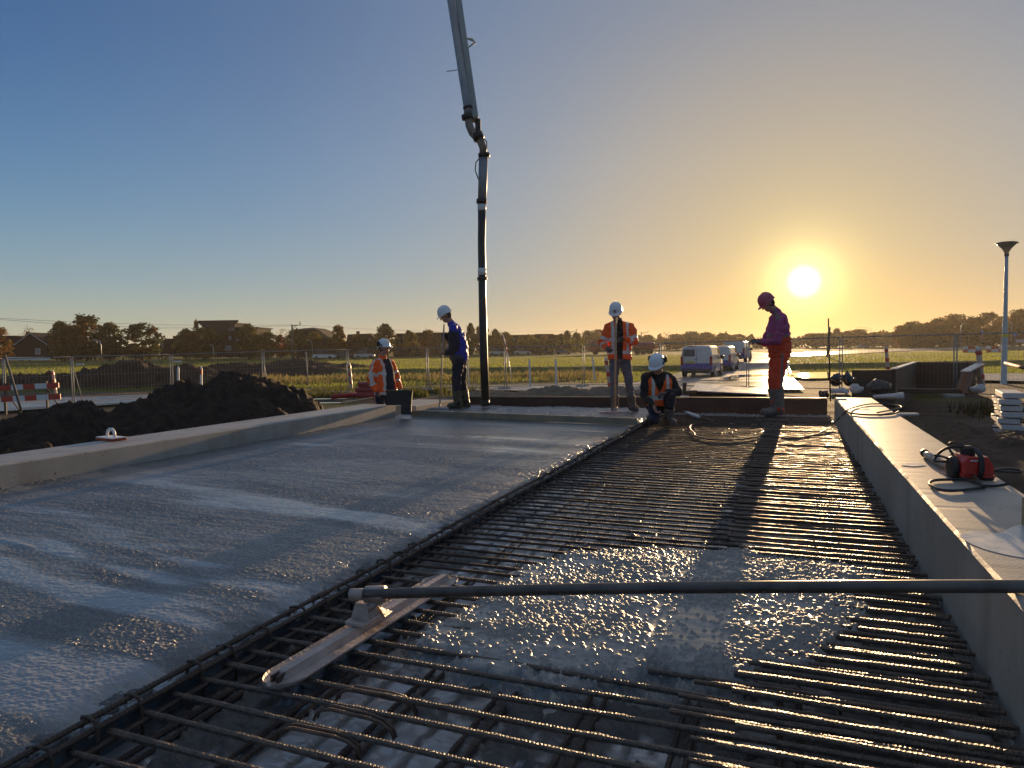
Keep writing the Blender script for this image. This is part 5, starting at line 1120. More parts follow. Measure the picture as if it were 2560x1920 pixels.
b = MB(); b.tube([Vector(p)+Vector((0, -.012, 0)) for p, _ in KT], [(r[0]*1.03, r[1]*1.10) for _, r in KT], 20, ref=(1, 0, 0)); vm = fuse('vest', b, .011, 2, .008, 8, 4)
def keepv(c):
    x, z = c[:, 0]-.03, c[:, 2]; return (z > .28) & (z < .745) & ~((c[:, 1] < .03) & (np.abs(x+.02) < (z-.47)*.42)) & ~((np.abs(x) > .165))
v2 = shell('vest', vm, keepv, .012); v2.materials.append(hvo); v2.materials.append(hvs); v2.materials.append(mat('yellow tape', (.75, .62, .12), .45))
paint(v2, lambda c: np.where(np.abs(np.abs(c[:, 0]-.03)-.105) < .022, 1, np.where(np.abs(c[:, 2]-.40) < .028, 1, 0))); o = bpy.data.objects.new('vest', v2); COL.objects.link(o); o.parent = KP
# 4 tall worker in red trousers, back to the sun
dimtape = mat('dim grey tape', (.16, .14, .14), .5)  # darker grey copy of the tape for this worker
LOCR = A(1936, 1040, 11.4); LOCR.z = -.02
J = dict(head=(-.115, 0, 1.795), neck=(.01, 0, 1.675), sh_l=(.05, -.19, 1.56), el_l=(-.05, -.255, 1.20), wr_l=(-.25, -.12, 1.185), sh_r=(.04, .19, 1.56), el_r=(-.06, .25, 1.19), wr_r=(-.25, .10, 1.20),
         hip_l=(.07, -.095, .97), kn_l=(.005, -.10, .56), an_l=(.045, -.10, .11), toe_l=(-.155, -.11, .045), hip_r=(.08, .095, .97), kn_r=(.015, .10, .56), an_r=(.06, .10, .11), toe_r=(-.13, .12, .045)); JR = J
flare_plum = mat('flare tinted work jacket', (.42, .085, .22), .7, var=.2, scale=8, bump=.2, transl=.2); redt = mat('orange red trousers', (.72, .075, .022), .7, var=.2, scale=8, bump=.2, transl=.15)  # plum in the jacket colour imitates the lens flare veil
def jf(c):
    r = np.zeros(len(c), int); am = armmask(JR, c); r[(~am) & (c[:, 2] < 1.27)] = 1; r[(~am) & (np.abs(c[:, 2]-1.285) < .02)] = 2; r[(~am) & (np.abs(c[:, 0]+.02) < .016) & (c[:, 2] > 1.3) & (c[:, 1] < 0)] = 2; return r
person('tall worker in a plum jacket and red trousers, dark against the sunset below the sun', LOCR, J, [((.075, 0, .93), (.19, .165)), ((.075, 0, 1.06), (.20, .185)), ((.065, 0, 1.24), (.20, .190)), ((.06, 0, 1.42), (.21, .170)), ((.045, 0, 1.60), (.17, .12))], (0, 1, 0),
       [flare_plum, redt, dimtape], jf, [redt, dimtape], lambda c: np.where((np.abs(c[:, 0]-.045) < .018) & (np.abs(c[:, 1]) > .13) & (c[:, 2] < 1.0), 1, 0), mat('pale mud boot', (.16, .14, .12), .8, var=.3, scale=12), (-.80, -.04, -.55), (mat('flare tinted helmet', (.42, .07, .11), .35, coat=.3), None, False),  # helmet red paints in the same flare tint
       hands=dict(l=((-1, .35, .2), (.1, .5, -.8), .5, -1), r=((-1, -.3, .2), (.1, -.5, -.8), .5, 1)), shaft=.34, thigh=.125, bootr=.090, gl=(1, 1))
# 5 left worker behind the beam
Pq = A(960, 1010, 14); LOCL = Vector((Pq.x, Pq.y, -.53))
J = dict(head=(.035, -.01, 1.685), neck=(-.01, 0, 1.49), sh_l=(-.13, -.18, 1.385), el_l=(-.215, -.24, 1.08), wr_l=(-.10, -.26, .85), sh_r=(.12, .18, 1.385), el_r=(.25, .18, 1.10), wr_r=(.31, .02, .90),
         hip_l=(-.06, -.08, .88), kn_l=(-.06, -.09, .48), an_l=(-.06, -.08, .10), toe_l=(.08, -.2, .045), hip_r=(.07, .08, .88), kn_r=(.09, .08, .48), an_r=(.09, .1, .10), toe_r=(.2, .0, .045)); JL = J
fL = np.array((.90, -.44)); lL = np.array((.44, .90))
def jf(c):
    r = np.zeros(len(c), int); am = armmask(JL, c); f = c[:, :2]@fL; l = c[:, :2]@lL; z = c[:, 2]
    r[(~am) & (np.abs(z-1.20) < .03)] = 1; r[(~am) & (np.abs(z-.80) < .028)] = 1; r[(~am) & (np.abs(np.abs(l)-.13) < .026) & (z > .85)] = 1
    for s in 'lr':
        r[armband(JL, s, .55, .74, c)] = 1; t, d = seg(c, JL['el_'+s], JL['wr_'+s]); r[(t > .30) & (t < .5) & (d < .09)] = 1
    t, d = seg(c, JL['sh_l'], JL['el_l']); r[(d < .1) & (np.abs((c-np.array(JL['sh_l']))@np.array((.8, -.6, 0))-.02) < .018) & (c[:, 1] < -.2)] = 1
    return r
person('worker in an open orange reflective jacket standing behind the left beam, looking right', LOCL, J, [((.0, 0, .76), (.235, .165)), ((.0, 0, 1.0), (.225, .160)), ((.0, 0, 1.15), (.225, .165)), ((.0, 0, 1.30), (.220, .155)), ((-.01, 0, 1.42), (.165, .11))], (.44, .9, 0),
       [hvo, hvs], jf, [navy], lambda c: np.zeros(len(c)), mudboot, (.90, -.42, .06), (whelm, (1, -1), False), hands=dict(l=((.35, -.2, -1), (.5, .5, 0), .8, -1), r=((.2, -.4, -1), (-.6, .5, 0), .8, 1)), jwr=.022,
       shirt=(navy, [(.115, -.062, .80), (.125, -.066, 1.0), (.122, -.064, 1.15), (.10, -.055, 1.30), (.045, -.025, 1.46)], [(.100, .115), (.100, .115), (.105, .112), (.095, .108), (.085, .09)]), sleeve=.080, collar=.085)
# ================================================================== THINGS ON AND ROUND THE DECK
# far edge form and screed board
stl = mat('stained steel form', (.038, .030, .029), .6, .3, var=.4, scale=4, bump=.2)
p, q = G(1160, 1024, -.08), G(2068, 1033, -.08); d = q-p; rot = RZ(math.atan2(d.y, d.x))
t = thing('edge_form', 'dark steel edge form closing the far end of the deck', 'formwork', p)
b = MB(); b.box((p+q)/2+Vector((0, 0, .10)), (d.length, .012, .30), rot); wpart('plate', b, stl, t)
b = MB(); b.box((p+q)/2+rot@Vector((0, .04, .262)), (d.length, .10, .012), rot); b.box((p+q)/2+rot@Vector((0, .04, -.03)), (d.length, .08, .012), rot); wpart('flange', b, stl, t)
p, q = G(1030, 1036, .03), G(1592, 1058, .03); d = q-p; rot = RZ(math.atan2(d.y, d.x))
scr = mat('concrete stained board', (.36, .26, .15), .6, scale=5, col2=(.16, .14, .11), bump=.2)
b = MB(); b.box((p+q)/2+Vector((0, 0, .022)), (d.length, .045, .10), rot, bev=.004); solo('screed_board', b, scr, 'long timber screed board lying across the wet slab', 'board')
# hand float on the left beam
c = G(278, 1100, .20); t = thing('hand_float', 'orange edged plastering hand float with white handle on the left beam', 'hand float', (c.x, c.y, .20), -.55); t.scale = (1.17, 1.17, 1.17)
b = MB(); b.box((0, 0, .012), (.27, .14, .018), bev=.003); part('pad', b, mat('orange foam', (.40, .06, .02), .8, var=.2, scale=40, bump=.3), t)
b = MB(); b.box((0, 0, .026), (.265, .135, .010), bev=.003); part('plate', b, whitepaint, t)
b = MB(); b.tube([(-.062, 0, .028), (-.060, 0, .060), (-.045, 0, .085), (-.015, 0, .098), (.02, 0, .098), (.045, 0, .085), (.058, 0, .060), (.060, 0, .028)], [.012, .013, .014, .015, .015, .014, .013, .012], 10); part('handle', b, whitepaint, t)
# black formwork panel over the beam end
tp = A(998, 1012, 11.75); t = thing('formwork_panel', 'black panel standing on the end of the left beam, held by the orange worker', 'panel', (tp.x, tp.y, .201))
zt_ = A(998, 975, 11.75).z-.201; b = MB(); b.add([], []); w = 66*11.75/FPX
b.hull([(-w*.5, -.02, .004), (w*.47, -.02, .004), (w*.47, .02, .004), (-w*.5, .02, .004)], [(-w*.47, -.02, zt_), (w*.52, -.02, zt_), (w*.52, .02, zt_), (-w*.47, .02, zt_)]); b.box((0, -.03, zt_-.02), (w*.98, .025, .03)); part('panel', b, blackrubber, t)
b = MB(); b.box((w*.27, -.01, -.075), (.17, .03, .155)); b.box((w*.20, -.028, -.07), (.012, .012, .012)); part('lower_flap', b, blackrubber, t)
# bull float with its long pole
bfm = mat('cement smeared aluminium', (.50, .42, .37), .45, .2, var=.25, scale=9, col2=(.28, .22, .20), bump=.25, bscale=60)
n0, n1 = G(716, 1694, -.03), G(1106, 1456, -.03); d = n1-n0; L = d.length; ang = math.atan2(d.y, d.x)
t = thing('bull_float', 'long bull float, pale blade lying on the bars with a dark pole reaching right', 'bull float', n0, ang)
b = MB(); hw = .080; V = []
prof = [(-hw, .012), (-hw*.93, .002), (-.02, .0), (.02, .0), (hw*.93, .002), (hw, .012), (hw*.98, .016), (hw*.9, .008), (.024, .006), (.016, .034), (-.016, .034), (-.024, .006), (-hw*.9, .008), (-hw*.98, .016)]
xs = [-.085, -.08, -.065, -.045, -.02, 0, L, L+.025, L+.05, L+.065, L+.07]; ws = [.15, .38, .62, .80, .93, 1, 1, .92, .75, .5, .3]
for x, w in zip(xs, ws):
    for (y, z) in prof: V.append((x, y*w if abs(y) > .03 else y*min(1, w*1.3), z if not (abs(y) < .03 and z > .01 and (x < -.03 or x > L+.03)) else .008))
m = len(prof); b.add(V, [(i*m+j, i*m+(j+1) % m, (i+1)*m+(j+1) % m, (i+1)*m+j) for i in range(len(xs)-1) for j in range(m)]+[tuple(range(m-1, -1, -1)), tuple(range((len(xs)-1)*m, len(xs)*m))]); part('blade', b, bfm, t)
b = MB(); b.box((.02, .012, .016), (.16, .010, .030)); b.box((.02, -.012, .016), (.16, .010, .030)); part('channel_lip', b, rust, t)
cB = G(926, 1556, -.0); lx = (cB-n0)@Vector((math.cos(ang), math.sin(ang), 0))
b = MB(); b.box((lx, 0, .045), (.16, .10, .022), bev=.006); b.hull([(lx-.045, -.045, .05), (lx+.03, -.045, .05), (lx+.03, .045, .05), (lx-.045, .045, .05)], [(lx-.03, -.03, .115), (lx+.02, -.03, .115), (lx+.02, .03, .115), (lx-.03, .03, .115)])
b.hull([(lx+.05, -.06, .04), (lx+.12, -.05, .04), (lx+.12, -.03, .04), (lx+.05, -.03, .04)], [(lx+.03, -.035, .10), (lx+.05, -.03, .08), (lx+.05, -.02, .08), (lx+.03, -.02, .10)]); part('bracket', b, bfm, t)
Yb = cB.y-.01
pa, pb_, pc = A(884, 1486, Yb), A(955, 1486, Yb), A(2562, 1466, 2.20)
pd = pc+(pc-pb_)*.35; inv = Matrix.Rotation(-ang, 3, 'Z'); Lc = lambda P: inv@(Vector(P)-n0)
dirp = (pc-pb_).normalized()
b = MB(); c1 = pa+(pb_-pa)*.45; b.tube([c1, c1+dirp*.085], .034, 16); b.tube([c1+dirp*.02-Vector((0, 0, .03)), Vector((c1.x+.03, c1.y, .08))], [.030, .036], 12); b.v = [Lc(p) for p in b.v]; part('socket', b, bfm, t)
polem = mat('dark pole', (.10, .086, .078), .42, .3, var=.5, scale=7, coat=.15, rvar=.1)
b = MB(); pts = []
for i in range(25):
    f = i/24; q = pa.lerp(pd, f); q.z += .010*math.sin(f*math.pi*1.35); pts.append(q)
b.tube(pts, .0212, 18); b.v = [Lc(p) for p in b.v]; part('pole', b, polem, t)
b = MB(); b.tube([pa-dirp*.012, pa+dirp*.05], .024, 14); b.v = [Lc(p) for p in b.v]; part('end_cap', b, bfm, t)
# red vibrator motor with hose on the right beam
c = G(2424, 1194, .33); t = thing('vibrator_motor', 'red electric concrete vibrator motor with black hoses on the right beam', 'vibrator', (c.x, c.y, .33), -.10)
sc = c.y/FPX; wv = 72*sc; hv = 60*sc; redm = mat('red motor housing', (.50, .03, .025), .35, var=.12, scale=10, coat=.2)
b = MB(); P_ = [(-wv*.5, .03), (wv*.5, .03), (wv*.5, hv*.55), (wv*.30, hv*.98), (-wv*.35, hv*.98), (-wv*.5, hv*.75)]; f = [Vector((x, -.085, z)) for x, z in P_]; k = [Vector((x, .085, z)) for x, z in P_]; f2 = [Vector((x*.94, -.10, z*.94+.006)) for x, z in P_]
b.add(f2+f+k, [tuple(range(6)), tuple(range(17, 11, -1))]+[(i, i+6, (i+1) % 6+6, (i+1) % 6) for i in range(6)]+[(i+6, i+12, (i+1) % 6+12, (i+1) % 6+6) for i in range(6)]); b.box((0, 0, .024), (wv*1.02, .21, .012)); part('housing', b, redm, t)
b = MB(); b.tube([(-wv*.48, 0, hv*.44), (-wv*.58, 0, hv*.44), (-wv*.66, 0, hv*.44), (-wv*.68, 0, hv*.44)], [.064, .066, .058, .04], 18, ref=(0, 1, 0)); part('fan_cover', b, blackrubber, t)
b = MB(); b.tube([(wv*.02, -.106, hv*.15), (wv*.04, -.115, hv*.5), (wv*.06, -.10, hv*.95), (wv*.05, -.04, hv*1.25), (wv*.0, .03, hv*1.22), (-wv*.02, .05, hv*1.0)], [(.016, .009)]*6, 8, ref=(1, 0, 0)); part('strap', b, blackrubber, t)
b = MB(); b.box((-wv*.08, 0, hv*1.10), (.07, .06, .07), bev=.015); part('switch_box', b, blackrubber, t)
b = MB(); b.add([(-wv*.30, -.1015, hv*.80), (wv*.0, -.1015, hv*.80), (wv*.0, -.0985, hv*.90), (-wv*.30, -.0985, hv*.90)], [(0, 1, 2, 3)]); part('name_plate', b, galv, t)
for x in (-wv*.35, wv*.35): b = MB(); b.box((x, 0, .010), (.05, .2, .018), bev=.004); part('skid', b, blackrubber, t)
zb = .34
def cable(name, pts, r, m, label, cat='cable'):
    b = MB(); P_ = [Vector(p) for p in pts]; out = []
    for i in range(len(P_)-1):
        p0, p1, p2, p3 = P_[max(i-1, 0)], P_[i], P_[i+1], P_[min(i+2, len(P_)-1)]
        for k in range(6): u = k/6; out.append(.5*((2*p1)+(-p0+p2)*u+(2*p0-5*p1+4*p2-p3)*u*u+(-p0+3*p1-3*p2+p3)*u**3))
    out.append(P_[-1]); b.tube(out, r, 8); return solo(name, b, m, label, cat)
cbl = mat('black cable', (.018, .016, .015), .55)
w1 = lambda x, y, h=0: G(2240+x/6.381, 1060+y/6.381, .342+h)
cable('hose', [w1(1420, 1010), w1(1000, 1060), w1(740, 1055), w1(560, 985), w1(540, 930), w1(640, 895), w1(900, 885), w1(1130, 890), w1(1300, 940), w1(1420, 985), w1(1620, 985), w1(1810, 950, .01)], .008, cbl, 'black hose looping flat in front of the red motor', 'hose')
cable('hose', [w1(1180, 780, .02), w1(1280, 860, .02), w1(1400, 1000, .008)], .0075, cbl, 'short black cable dropping from the strap of the red motor', 'hose')
aM = lambda x, y, dy=0: A(2240+x/6.381, 1060+y/6.381, c.y+dy)
cable('hose', [aM(820, 600, .0), aM(700, 595, .05), aM(615, 590, .10), aM(640, 520, .12), aM(740, 420, .10), aM(880, 370, .06), aM(1080, 370, .0), aM(1180, 430, .03), aM(1330, 560, .08), aM(1500, 690, .12), aM(1600, 770, .20)], .0085, cbl, 'black hose arching over the red motor and down to the right', 'hose')
cable('hose', [aM(910, 490, .04), aM(850, 390, .10), aM(860, 310, .12), aM(960, 300, .10), aM(1100, 360, .03)], .0075, cbl, 'thin black hose loop standing above the red motor', 'hose')
cable('hose', [aM(620, 500, .10), aM(720, 515, .06), aM(830, 550, .0)], .0075, cbl, 'short black hose end left of the red motor', 'hose')
cable('hose', [aM(1370, 745, .05), aM(1520, 740, .1), aM(1760, 715, .15), aM(1960, 735, .15), aM(1985, 775, .12), aM(1800, 770, .12), aM(1580, 750, .1)], .008, cbl, 'thin cable loop sticking out right of the red motor', 'hose')
pk = [G(2240+475/6.381, 1060+475/6.381, .36), G(2240+800/6.381, 1060+665/6.381, .36)]
t = thing('concrete_poker', 'pale steel vibrator poker lying on the right beam left of the red motor', 'poker', pk[0])
b = MB(); b.tube([pk[0], pk[0].lerp(pk[1], .08), pk[1]], [.020, .024, .024], 12); wpart('tube', b, mat('poker steel', (.40, .36, .30), .4, .5, var=.2), t)
b = MB(); b.tube([pk[0]-(pk[1]-pk[0]).normalized()*.05, pk[0]], .028, 12); wpart('end_cap', b, darksteel, t)
# long cable over the beam, across the bars to the steel poker
k1 = lambda x, y, z: G(1500+x/3.16, 1000+y/3.16, z)
cable('hose', [k1(2190, 100, .345), k1(2380, 60, .345)+Vector((0, 0, 0)), k1(2300, 35, .345), k1(2130, 32, .345), k1(2000, 60, .345), k1(1945, 85, .350), k1(1900, 130, .16), k1(1830, 200, .02), k1(1740, 260, -.02), k1(1640, 285, -.025), k1(1540, 303, -.025), k1(1430, 296, -.025), k1(1290, 284, -.025), k1(1100, 310, -.025), k1(900, 312, -.025), k1(760, 285, -.025), k1(745, 262, -.025), k1(712, 225, -.025), k1(730, 195, -.025), k1(850, 180, -.025), k1(890, 165, -.025), k1(850, 147, -.02)], .0085, cbl, 'long black vibrator hose winding over the bars and onto the right beam', 'hose')
cable('hose', [k1(1950, 88, .347), k1(1990, 105, .345), k1(2120, 117, .345), k1(2300, 112, .345), k1(2360, 90, .345)], .010, cbl, 'loop of thin black cable on top of the right beam', 'cable')
p, q = k1(680, 98, .0), k1(785, 138, .0); t = thing('concrete_poker', 'grey steel vibrator poker lying on the bars behind the kneeling worker', 'poker', p)
b = MB(); b.tube([p, p.lerp(q, .15), p.lerp(q, .9), q], [.020, .030, .034, .024], 12); wpart('tube', b, galv, t)
b = MB(); b.tube([p+(p-q)*.02, p+(p-q)*.15], .018, 10); wpart('hose_joint', b, blackrubber, t)
# plates and bits behind the edge form
wsheet = mat('pale plate', (.62, .60, .57), .35, var=.08, scale=3)
p0, p1, p2, p3 = G(1724, 976, -.02), G(1920, 985, -.02), G(1918, 973, -.02), G(1742, 958, -.02)
t = thing('plate_stack', 'stack of pale plates lying behind the edge form before the first van', 'plates', (p0+p1+p2+p3)/4+Vector((0, 0, -.50)))
for k in range(5):
    o = Vector((.03*(k % 2), .02*k, -.055*k)); b = MB(); V = [p0, p1, p2, p3]; b.hull([v+o-Vector((0, 0, .045 if k else .02)) for v in V], [v+o for v in V]); wpart('plate', b, wsheet if k == 0 else brickd, t)
b = MB(); cM = (p0+p1+p2+p3)/4
for f in (.1, .9): b.box(p0.lerp(p1, f)+Vector((0, .5, -.40)), (.12, .8, .26))
wpart('bearer', b, timber, t)
for f in (.46, .60, .86):
    pass
q = G(1722, 995, -.05); t = thing('steel_block', 'small dark steel clamp block standing on the edge form behind the kneeling worker', 'clamp', (q.x, q.y, -.1))
b = MB(); b.box((0, 0, .17), (.26, .2, .10), bev=.02); b.box((-.10, 0, .27), (.07, .07, .26), Matrix.Rotation(.06, 3, 'Y')); b.box((.1, -.02, .20), (.14, .16, .05)); part('block', b, darksteel, t)
for k, (x0, y0, x1, y1) in enumerate(((1700, 984, 1716, 978), (1695, 993, 1707, 990))):
    c0, c1 = G(x0, y0, .0), G(x1, y1, .0); b = MB(); b.box((c0+c1)/2, (.22, .34, .03), RZ(.4)); solo('plate_offcut', b, wsheet, ['pale plate offcut behind the shoulder of the kneeling worker, upper one', 'pale plate offcut behind the shoulder of the kneeling worker, lower one'][k], 'offcut')
# pump boom with delivery hose
YB = 13.15; PX = lambda x, y, k=0: A(1080+x/2.96, y/2.96, YB+k)
t = thing('concrete_pump_boom', 'grey concrete pump boom hanging down with its black delivery hose over the deck', 'pump boom', A(1212, 1014, YB))
greyp = mat('worn grey paint', (.27, .28, .29), .5, .2, var=.25, scale=3, stretch=(4, 4, 1)); hosem = mat('black hose', (.015, .014, .014), .42, var=.3, scale=5, coat=.1)
rp = 66/2.96*YB/FPX/2; pt = PX(112, -180, .9); 
pA = [PX(112, -180, .9), PX(262, 790)]; b = MB(); b.tube([pA[0], pA[1], PX(268, 860)], rp*.88, 14); wpart('pipe', b, greyp, t)
b = MB(); d0, d1 = PX(170, -180, .96), PX(322, 890, .06); dd = (d1-d0).normalized(); xx = Vector((1, 0, -dd.x/dd.z)).normalized(); rot = Matrix((xx, dd.cross(xx), dd)).transposed(); b.box((d0+d1)/2, (.125, .20, (d1-d0).length), rot, bev=.02)
wpart('boom_arm', b, mat('boom paint', (.30, .33, .31), .5, .1, var=.15, scale=3), t)
b = MB(); b.tube([PX(268, 850), PX(276, 930), PX(300, 985), PX(338, 1020), PX(362, 1050), PX(378, 1095), PX(380, 1140)], [rp*.86, rp*.86, rp*.88, rp*.9, rp*.85, rp*.82, rp*.82], 14); wpart('elbow', b, mat('spotted elbow paint', (.40, .33, .27), .6, var=.3, scale=18, col2=(.10, .07, .05)), t)
def ring(x0, y0, x1, y1, r, m=darksteel): b = MB(); b.tube([PX(x0, y0), PX(x1, y1)], r, 14); return wpart('clamp', b, m, t)
ring(263, 788, 267, 806, rp*1.06); ring(258, 850, 264, 882, rp*1.25); ring(330, 985, 352, 1035, rp*1.25); ring(384, 1135, 386, 1165, rp*1.28); ring(368, 1475, 367, 1505, rp*1.18, rust)
b = MB(); b.box(PX(340, 930, .1), (.10, .16, .26), bev=.03); wpart('boom_end', b, darksteel, t)
b = MB(); b.tube([PX(380, 1150), PX(377, 1300), PX(371, 1480)], [rp*1.02, rp*1.0, rp*.96], 14); wpart('end_pipe', b, greyp, t)
hx = [(369, 1500), (369, 1640), (367, 1800), (371, 2050), (375, 2300), (384, 2650), (396, 3000)]
b = MB(); b.tube([PX(*p) for p in hx], [rp*.90, rp*.88, rp*.86, rp*.86, rp*.88, rp*.90, rp*.92], 16); wpart('delivery_hose', b, hosem, t)
for (y0, y1) in ((1512, 1560), (1985, 2035)): b = MB(); x0 = np.interp(y0, [p[1] for p in hx], [p[0] for p in hx]); x1 = np.interp(y1, [p[1] for p in hx], [p[0] for p in hx]); b.tube([PX(x0, y0), PX(x1, y1)], rp*.94, 16); wpart('white_band', b, whitepaint, t)
b = MB(); b.tube([PX(372, 2050), PX(373, 2075)], rp*1.15, 14); b.tube([PX(393, 2960), PX(396, 3005)], rp*.97, 16); wpart('hose_collar', b, darksteel, t)
b = MB(); b.tube([PX(352, 1170, -.1), PX(325, 1200, -.1), PX(320, 1260, -.1), PX(345, 1330, -.1)], .010, 6); b.tube([PX(370, 1010, -.1), PX(405, 1050, -.1), PX(405, 1095, -.1), PX(385, 1140, -.1)], .010, 6); wpart('safety_cable', b, blackrubber, t)
b = MB(); b.tube([PX(252, 283), PX(295, 292), PX(320, 316), PX(268, 350)], [.012, .03, .022, .012], 8); wpart('bracket', b, mat('pale bracket', (.55, .5, .42), .5), t)
b = MB(); b.tube([PX(108, 529), PX(190, 517)], .007, 5); wpart('wire_end', b, blackrubber, t)
# red pipes, planks and bits left of the orange worker
def pz(x, y, h=0): q = G(x, y, -.5); return Vector((q.x, q.y, -.5+h))
redpipe = mat('red drain pipe', (.32, .03, .025), .4, var=.15)
for k in range(5):
    p = A(885+3*k+8*(k % 2), 988-7*k, 16.2); q = A(990, 990-7*k, 15.6); b = MB(); b.tube([p, q], .055, 10)
    solo('red_pipe', b, redpipe, ['lowest', 'second lowest', 'middle', 'second highest', 'topmost'][k]+' red plastic pipe in the stack behind the orange worker', 'pipe', 'red pipes stacked behind the orange worker')
b = MB(); b.tube([A(829, 992, 16.0), A(915, 984, 16.6)], .055, 10); solo('red_pipe', b, redpipe, 'single red pipe lying apart, sticking out left of the stack', 'pipe')
for k, (x0, y0, x1, y1, Y) in enumerate(((856, 1009, 935, 995, 13.6), (862, 1004, 930, 1000, 14.4))):
    p, q = A(x0, y0, Y), A(x1, y1, Y+.5); d = q-p; b = MB(); b.box((p+q)/2, (d.length, .12, .04), Matrix.Rotation(math.atan2(d.y, d.x), 3, 'Z')@Matrix.Rotation(-math.asin(d.z/d.length), 3, 'Y'), bev=.005); solo('plank', b, timber, ['sunlit pale plank lying behind the left beam', 'darker plank behind the sunlit plank, left of the orange worker'][k], 'plank')
for k, (x, y, w) in enumerate(((745, 1001, 1.6), (765, 1011, 1.3))):
    q = G(x, y, -.44); puddle('puddle', [(q.x-w, q.y), (q.x-w*.3, q.y+.22), (q.x+w*.6, q.y+.15), (q.x+w, q.y), (q.x+w*.2, q.y-.2), (q.x-w*.6, q.y-.16)], -.40, ['far muddy puddle right of the dark mound', 'near muddy puddle right of the dark mound'][k])
# right hand background: shutter wall, trestle, bags, planks
dkw = mat('dark shutter plywood', (.045, .032, .026), .7, var=.3, scale=2); zt2 = .47
t = thing('shutter_wall', 'dark brown angled shutter wall with a sunlit top painted pale behind the plastic bags', 'wall', (A(2290, 930, 22).x, 21, -.75))
c1, c2, c3, c4, c5 = A(2234, 923, 18.3), A(2288, 905, 24.8), A(2440, 908, 23.6), A(2131, 923, 18.5), A(2231, 923, 18.3)
for nm, a, e, zt in (('left_wing', c1, c2, c1.z), ('back_wall', c2, c3, c2.z), ('front_panel', c4, c5, c4.z-.02)):
    d = e-a; b = MB(); b.box(((a.x+e.x)/2, (a.y+e.y)/2, (zt-.75)/2), (math.hypot(d.x, d.y), .10, zt+.75), RZ(math.atan2(d.y, d.x))); wpart(nm, b, dkw, t)
d = c2-c1; b = MB(); b.box(((c1.x+c2.x)/2, (c1.y+c2.y)/2, c1.z+.012), (math.hypot(d.x, d.y), .14, .024), RZ(math.atan2(d.y, d.x))); wpart('painted_lit_top', b, whitepaint, t)  # white strip paints in the sunlit top of the left wing
b = MB(); a, e = A(2240, 975, 19), A(2440, 980, 18.5); d = e-a; b.box((a+e)/2, (d.length, .3, .12), RZ(math.atan2(d.y, d.x))); wpart('foot_beam', b, dkw, t)
brn = mat('reddish mud timber', (.16, .09, .06), .8, var=.3, scale=5)
ta, tb = A(2414, 928, 17.4), A(2449, 910, 18.4); t = thing('timber_trestle', 'muddy timber trestle with a pale top board beside the tall marker post', 'trestle', (ta.x, ta.y, -.45))
b = MB(); d = tb-ta; b.box((ta+tb)/2, (d.length*1.05, .20, .035), Matrix.Rotation(math.atan2(d.y, d.x), 3, 'Z')@Matrix.Rotation(-math.asin(d.z/d.length), 3, 'Y')); wpart('top_board', b, wsheet, t)
for (x0, y0, x1, y1, Y) in ((2412, 932, 2398, 975, 17.3), (2428, 932, 2414, 985, 17.2), (2444, 918, 2452, 972, 18.4)): b = MB(); b.tube([A(x0, y0, Y), A(x1, y1, Y-.2)], [(.075, .05)]*2, 4, smooth=False); wpart('leg', b, brn, t)
def bag(px, py, Y, wpx, hpx, m, label, seed, cat='bag', crumple=.35):
    q = A(px, py, Y); b = MB(); r = wpx*Y/FPX/2; h = hpx*Y/FPX; b.ball((0, 0, h*.5), (r, r*.7, h*.5), 22, 14)
    b.v = [tuple(Vector(p)*(1+crumple*(mnoise.noise(Vector(p)*(3.2/r)*.4+Vector((seed, 0, 0)))+.5*mnoise.noise(Vector(p)*(9/r)*.4+Vector((seed, 3, 0)))))) for p in b.v]
    b.v = [(x, y, max(z, 0.0)) for x, y, z in b.v]; b.sm = [False]*len(b.sm) if crumple > .3 else b.sm
    o = link(cat.replace(' ', '_'), b.mesh('bag'), m, None, q); return tag(o, label, cat)
film = mat('clear plastic film', (.30, .29, .27), .22, var=.3, scale=8, coat=.5); blkfilm = mat('black plastic film', (.02, .02, .02), .18, coat=.6); whitebag = mat('white woven sack', (.48, .47, .46), .7, var=.15, scale=10, bump=.3)
bag(2090, 966, 15.2, 30, 28, blkfilm, 'crumpled black plastic bag, left of two behind the end of the right beam', 1, crumple=.55); bag(2122, 966, 15.4, 30, 28, blkfilm, 'crumpled black plastic bag catching sun, right of two behind the right beam end', 2, crumple=.55)
bag(2100, 988, 14.6, 46, 18, whitebag, 'pale sagging sack on the ground left, behind the right beam end', 3); bag(2140, 984, 14.9, 32, 22, whitebag, 'pale sack in the middle behind the right beam end', 4)
bag(2060, 999, 13.7, 24, 20, blkfilm, 'dark plastic bundle on the edge form left of the right beam end', 5, crumple=.5); bag(2197, 985, 15.5, 60, 34, mat('grey tarp', (.05, .055, .06), .5, var=.2), 'grey tarpaulin bundle left of the shutter wall', 6, 'tarpaulin')
bag(2446, 983, 17.0, 40, 20, whitebag, 'white sack at the foot of the timber trestle', 7)
cS = A(2222, 999, 14.2); b = MB(); a0, a1 = A(2183, 992, 14.2), A(2258, 990, 14.0); b.tube([a0, a0.lerp(a1, .3), a0.lerp(a1, .7), a1, a1+(a1-a0)*.02], [(.08, .035), (.10, .045), (.11, .06), (.12, .08), (.08, .06)], 14, ref=(0, 1, 0)); solo('sack', b, whitebag, 'long white rolled sack lying just right of the right beam end', 'sack')
b = MB(); p, q = A(2238, 1034, 11.0), A(2290, 1036, 11.0); b.box((p+q)/2, ((q-p).length*1.1, .10, .03), RZ(-.05)); solo('plank', b, wsheet, 'short pale board sticking out from the outer side of the right beam', 'board')
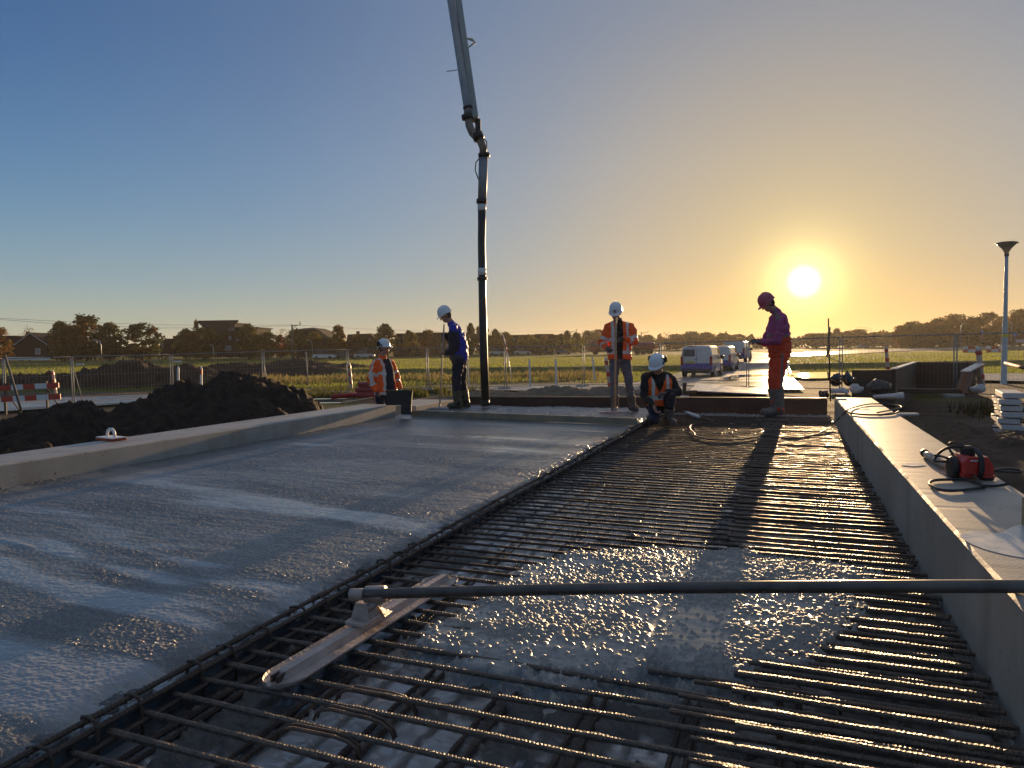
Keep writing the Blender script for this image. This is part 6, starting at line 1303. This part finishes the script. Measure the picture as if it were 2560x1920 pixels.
b = MB(); p = G(2098, 991, .345); b.box(p+Vector((0, 0, .02)), (.16, .07, .035), RZ(-.2)); solo('block', b, brn, 'small brown wooden block on the far end of the right beam', 'block')
p, q = A(2514, 908, 20), A(2600, 930, 17); b = MB(); b.tube([p, q], .05, 8); solo('rail', b, mat('rusty rail', (.14, .05, .035), .7), 'rusty red rail sloping behind the street lamp at the right edge', 'rail')
# stack of white concrete planks
cB_ = A(2500, 1092, 12.6); base = Vector((cB_.x, cB_.y, A(2503, 1092, 12.6).z)); wpl = mat('white concrete plank', (.58, .56, .53), .6, var=.12, scale=6, bump=.15)
yaw = -.50; ex, ey = Vector((math.cos(yaw), math.sin(yaw), 0)), Vector((-math.sin(yaw), math.cos(yaw), 0)); n = 7; hS = 112*12.6/FPX; dz = hS/n
for k in range(n):
    for r in range(2):
        q = base+ex*(.16+.46*r+.03*math.sin(k*2.3+r))+ey*(.02*math.cos(k*3.1)+.55)+Vector((0, 0, dz*(k+.5)))
        b = MB(); b.box(q, (.33, 1.10, dz*.80), RZ(yaw), bev=.006)
        if r == 0 and k == n-1: b.box(q+ex*.46, (.33, 1.10, dz*.80), RZ(yaw), bev=.006) if False else None
        solo('concrete_plank', b, wpl, ['lowest', 'second lowest', 'third lowest', 'middle', 'third highest', 'second highest', 'topmost'][k]+(' white plank in the left column' if r == 0 else ' white plank in the right column')+' of the stack at the right edge', 'plank', 'white planks stacked at the right edge')
for k in range(n-1):
    b = MB(); q = base+ex*.32+ey*.5+Vector((0, 0, dz*(k+1)-dz*.02)); b.box(q, (.8, .05, dz*.17), RZ(yaw)); solo('spacer', b, brickd, ['lowest', 'second', 'third', 'fourth', 'fifth', 'uppermost'][k]+' dark spacer lath between the stacked white planks, counted from the ground', 'lath', 'spacer laths in the plank stack')
b = MB(); q = G(2490, 1095, -.45); b.box(q, (.5, .35, .03), RZ(.5)); solo('plate_offcut', b, wsheet, 'pale sheet lying in the sand at the foot of the plank stack', 'offcut')
# timber stake at the right edge of the picture
b = MB(); p = G(2566, 1318, .33); b.box(p+Vector((.03, 0, .06)), (.06, .06, .13)); solo('timber_block', b, timber, 'timber block standing on the right beam at the picture edge', 'block')

# ------------------------------------------------------------------ evening air
b = MB(); b.box((0, 0, 9.0), (5600, 5600, 22.6))
hm_ = bpy.data.materials.new('evening haze'); hm_.use_nodes = True; nt = hm_.node_tree; nt.nodes.remove(nt.nodes['Principled BSDF'])
v = nt.nodes.new('ShaderNodeVolumePrincipled'); v.inputs['Color'].default_value = (1, .93, .82, 1); v.inputs['Density'].default_value = .0002; v.inputs['Anisotropy'].default_value = .4
nt.links.new(v.outputs[0], nt.nodes['Material Output'].inputs['Volume'])
o = link('haze', b.mesh('haze'), hm_); tag(o, None, None, kind='stuff')
SC.cycles.volume_bounces = 0
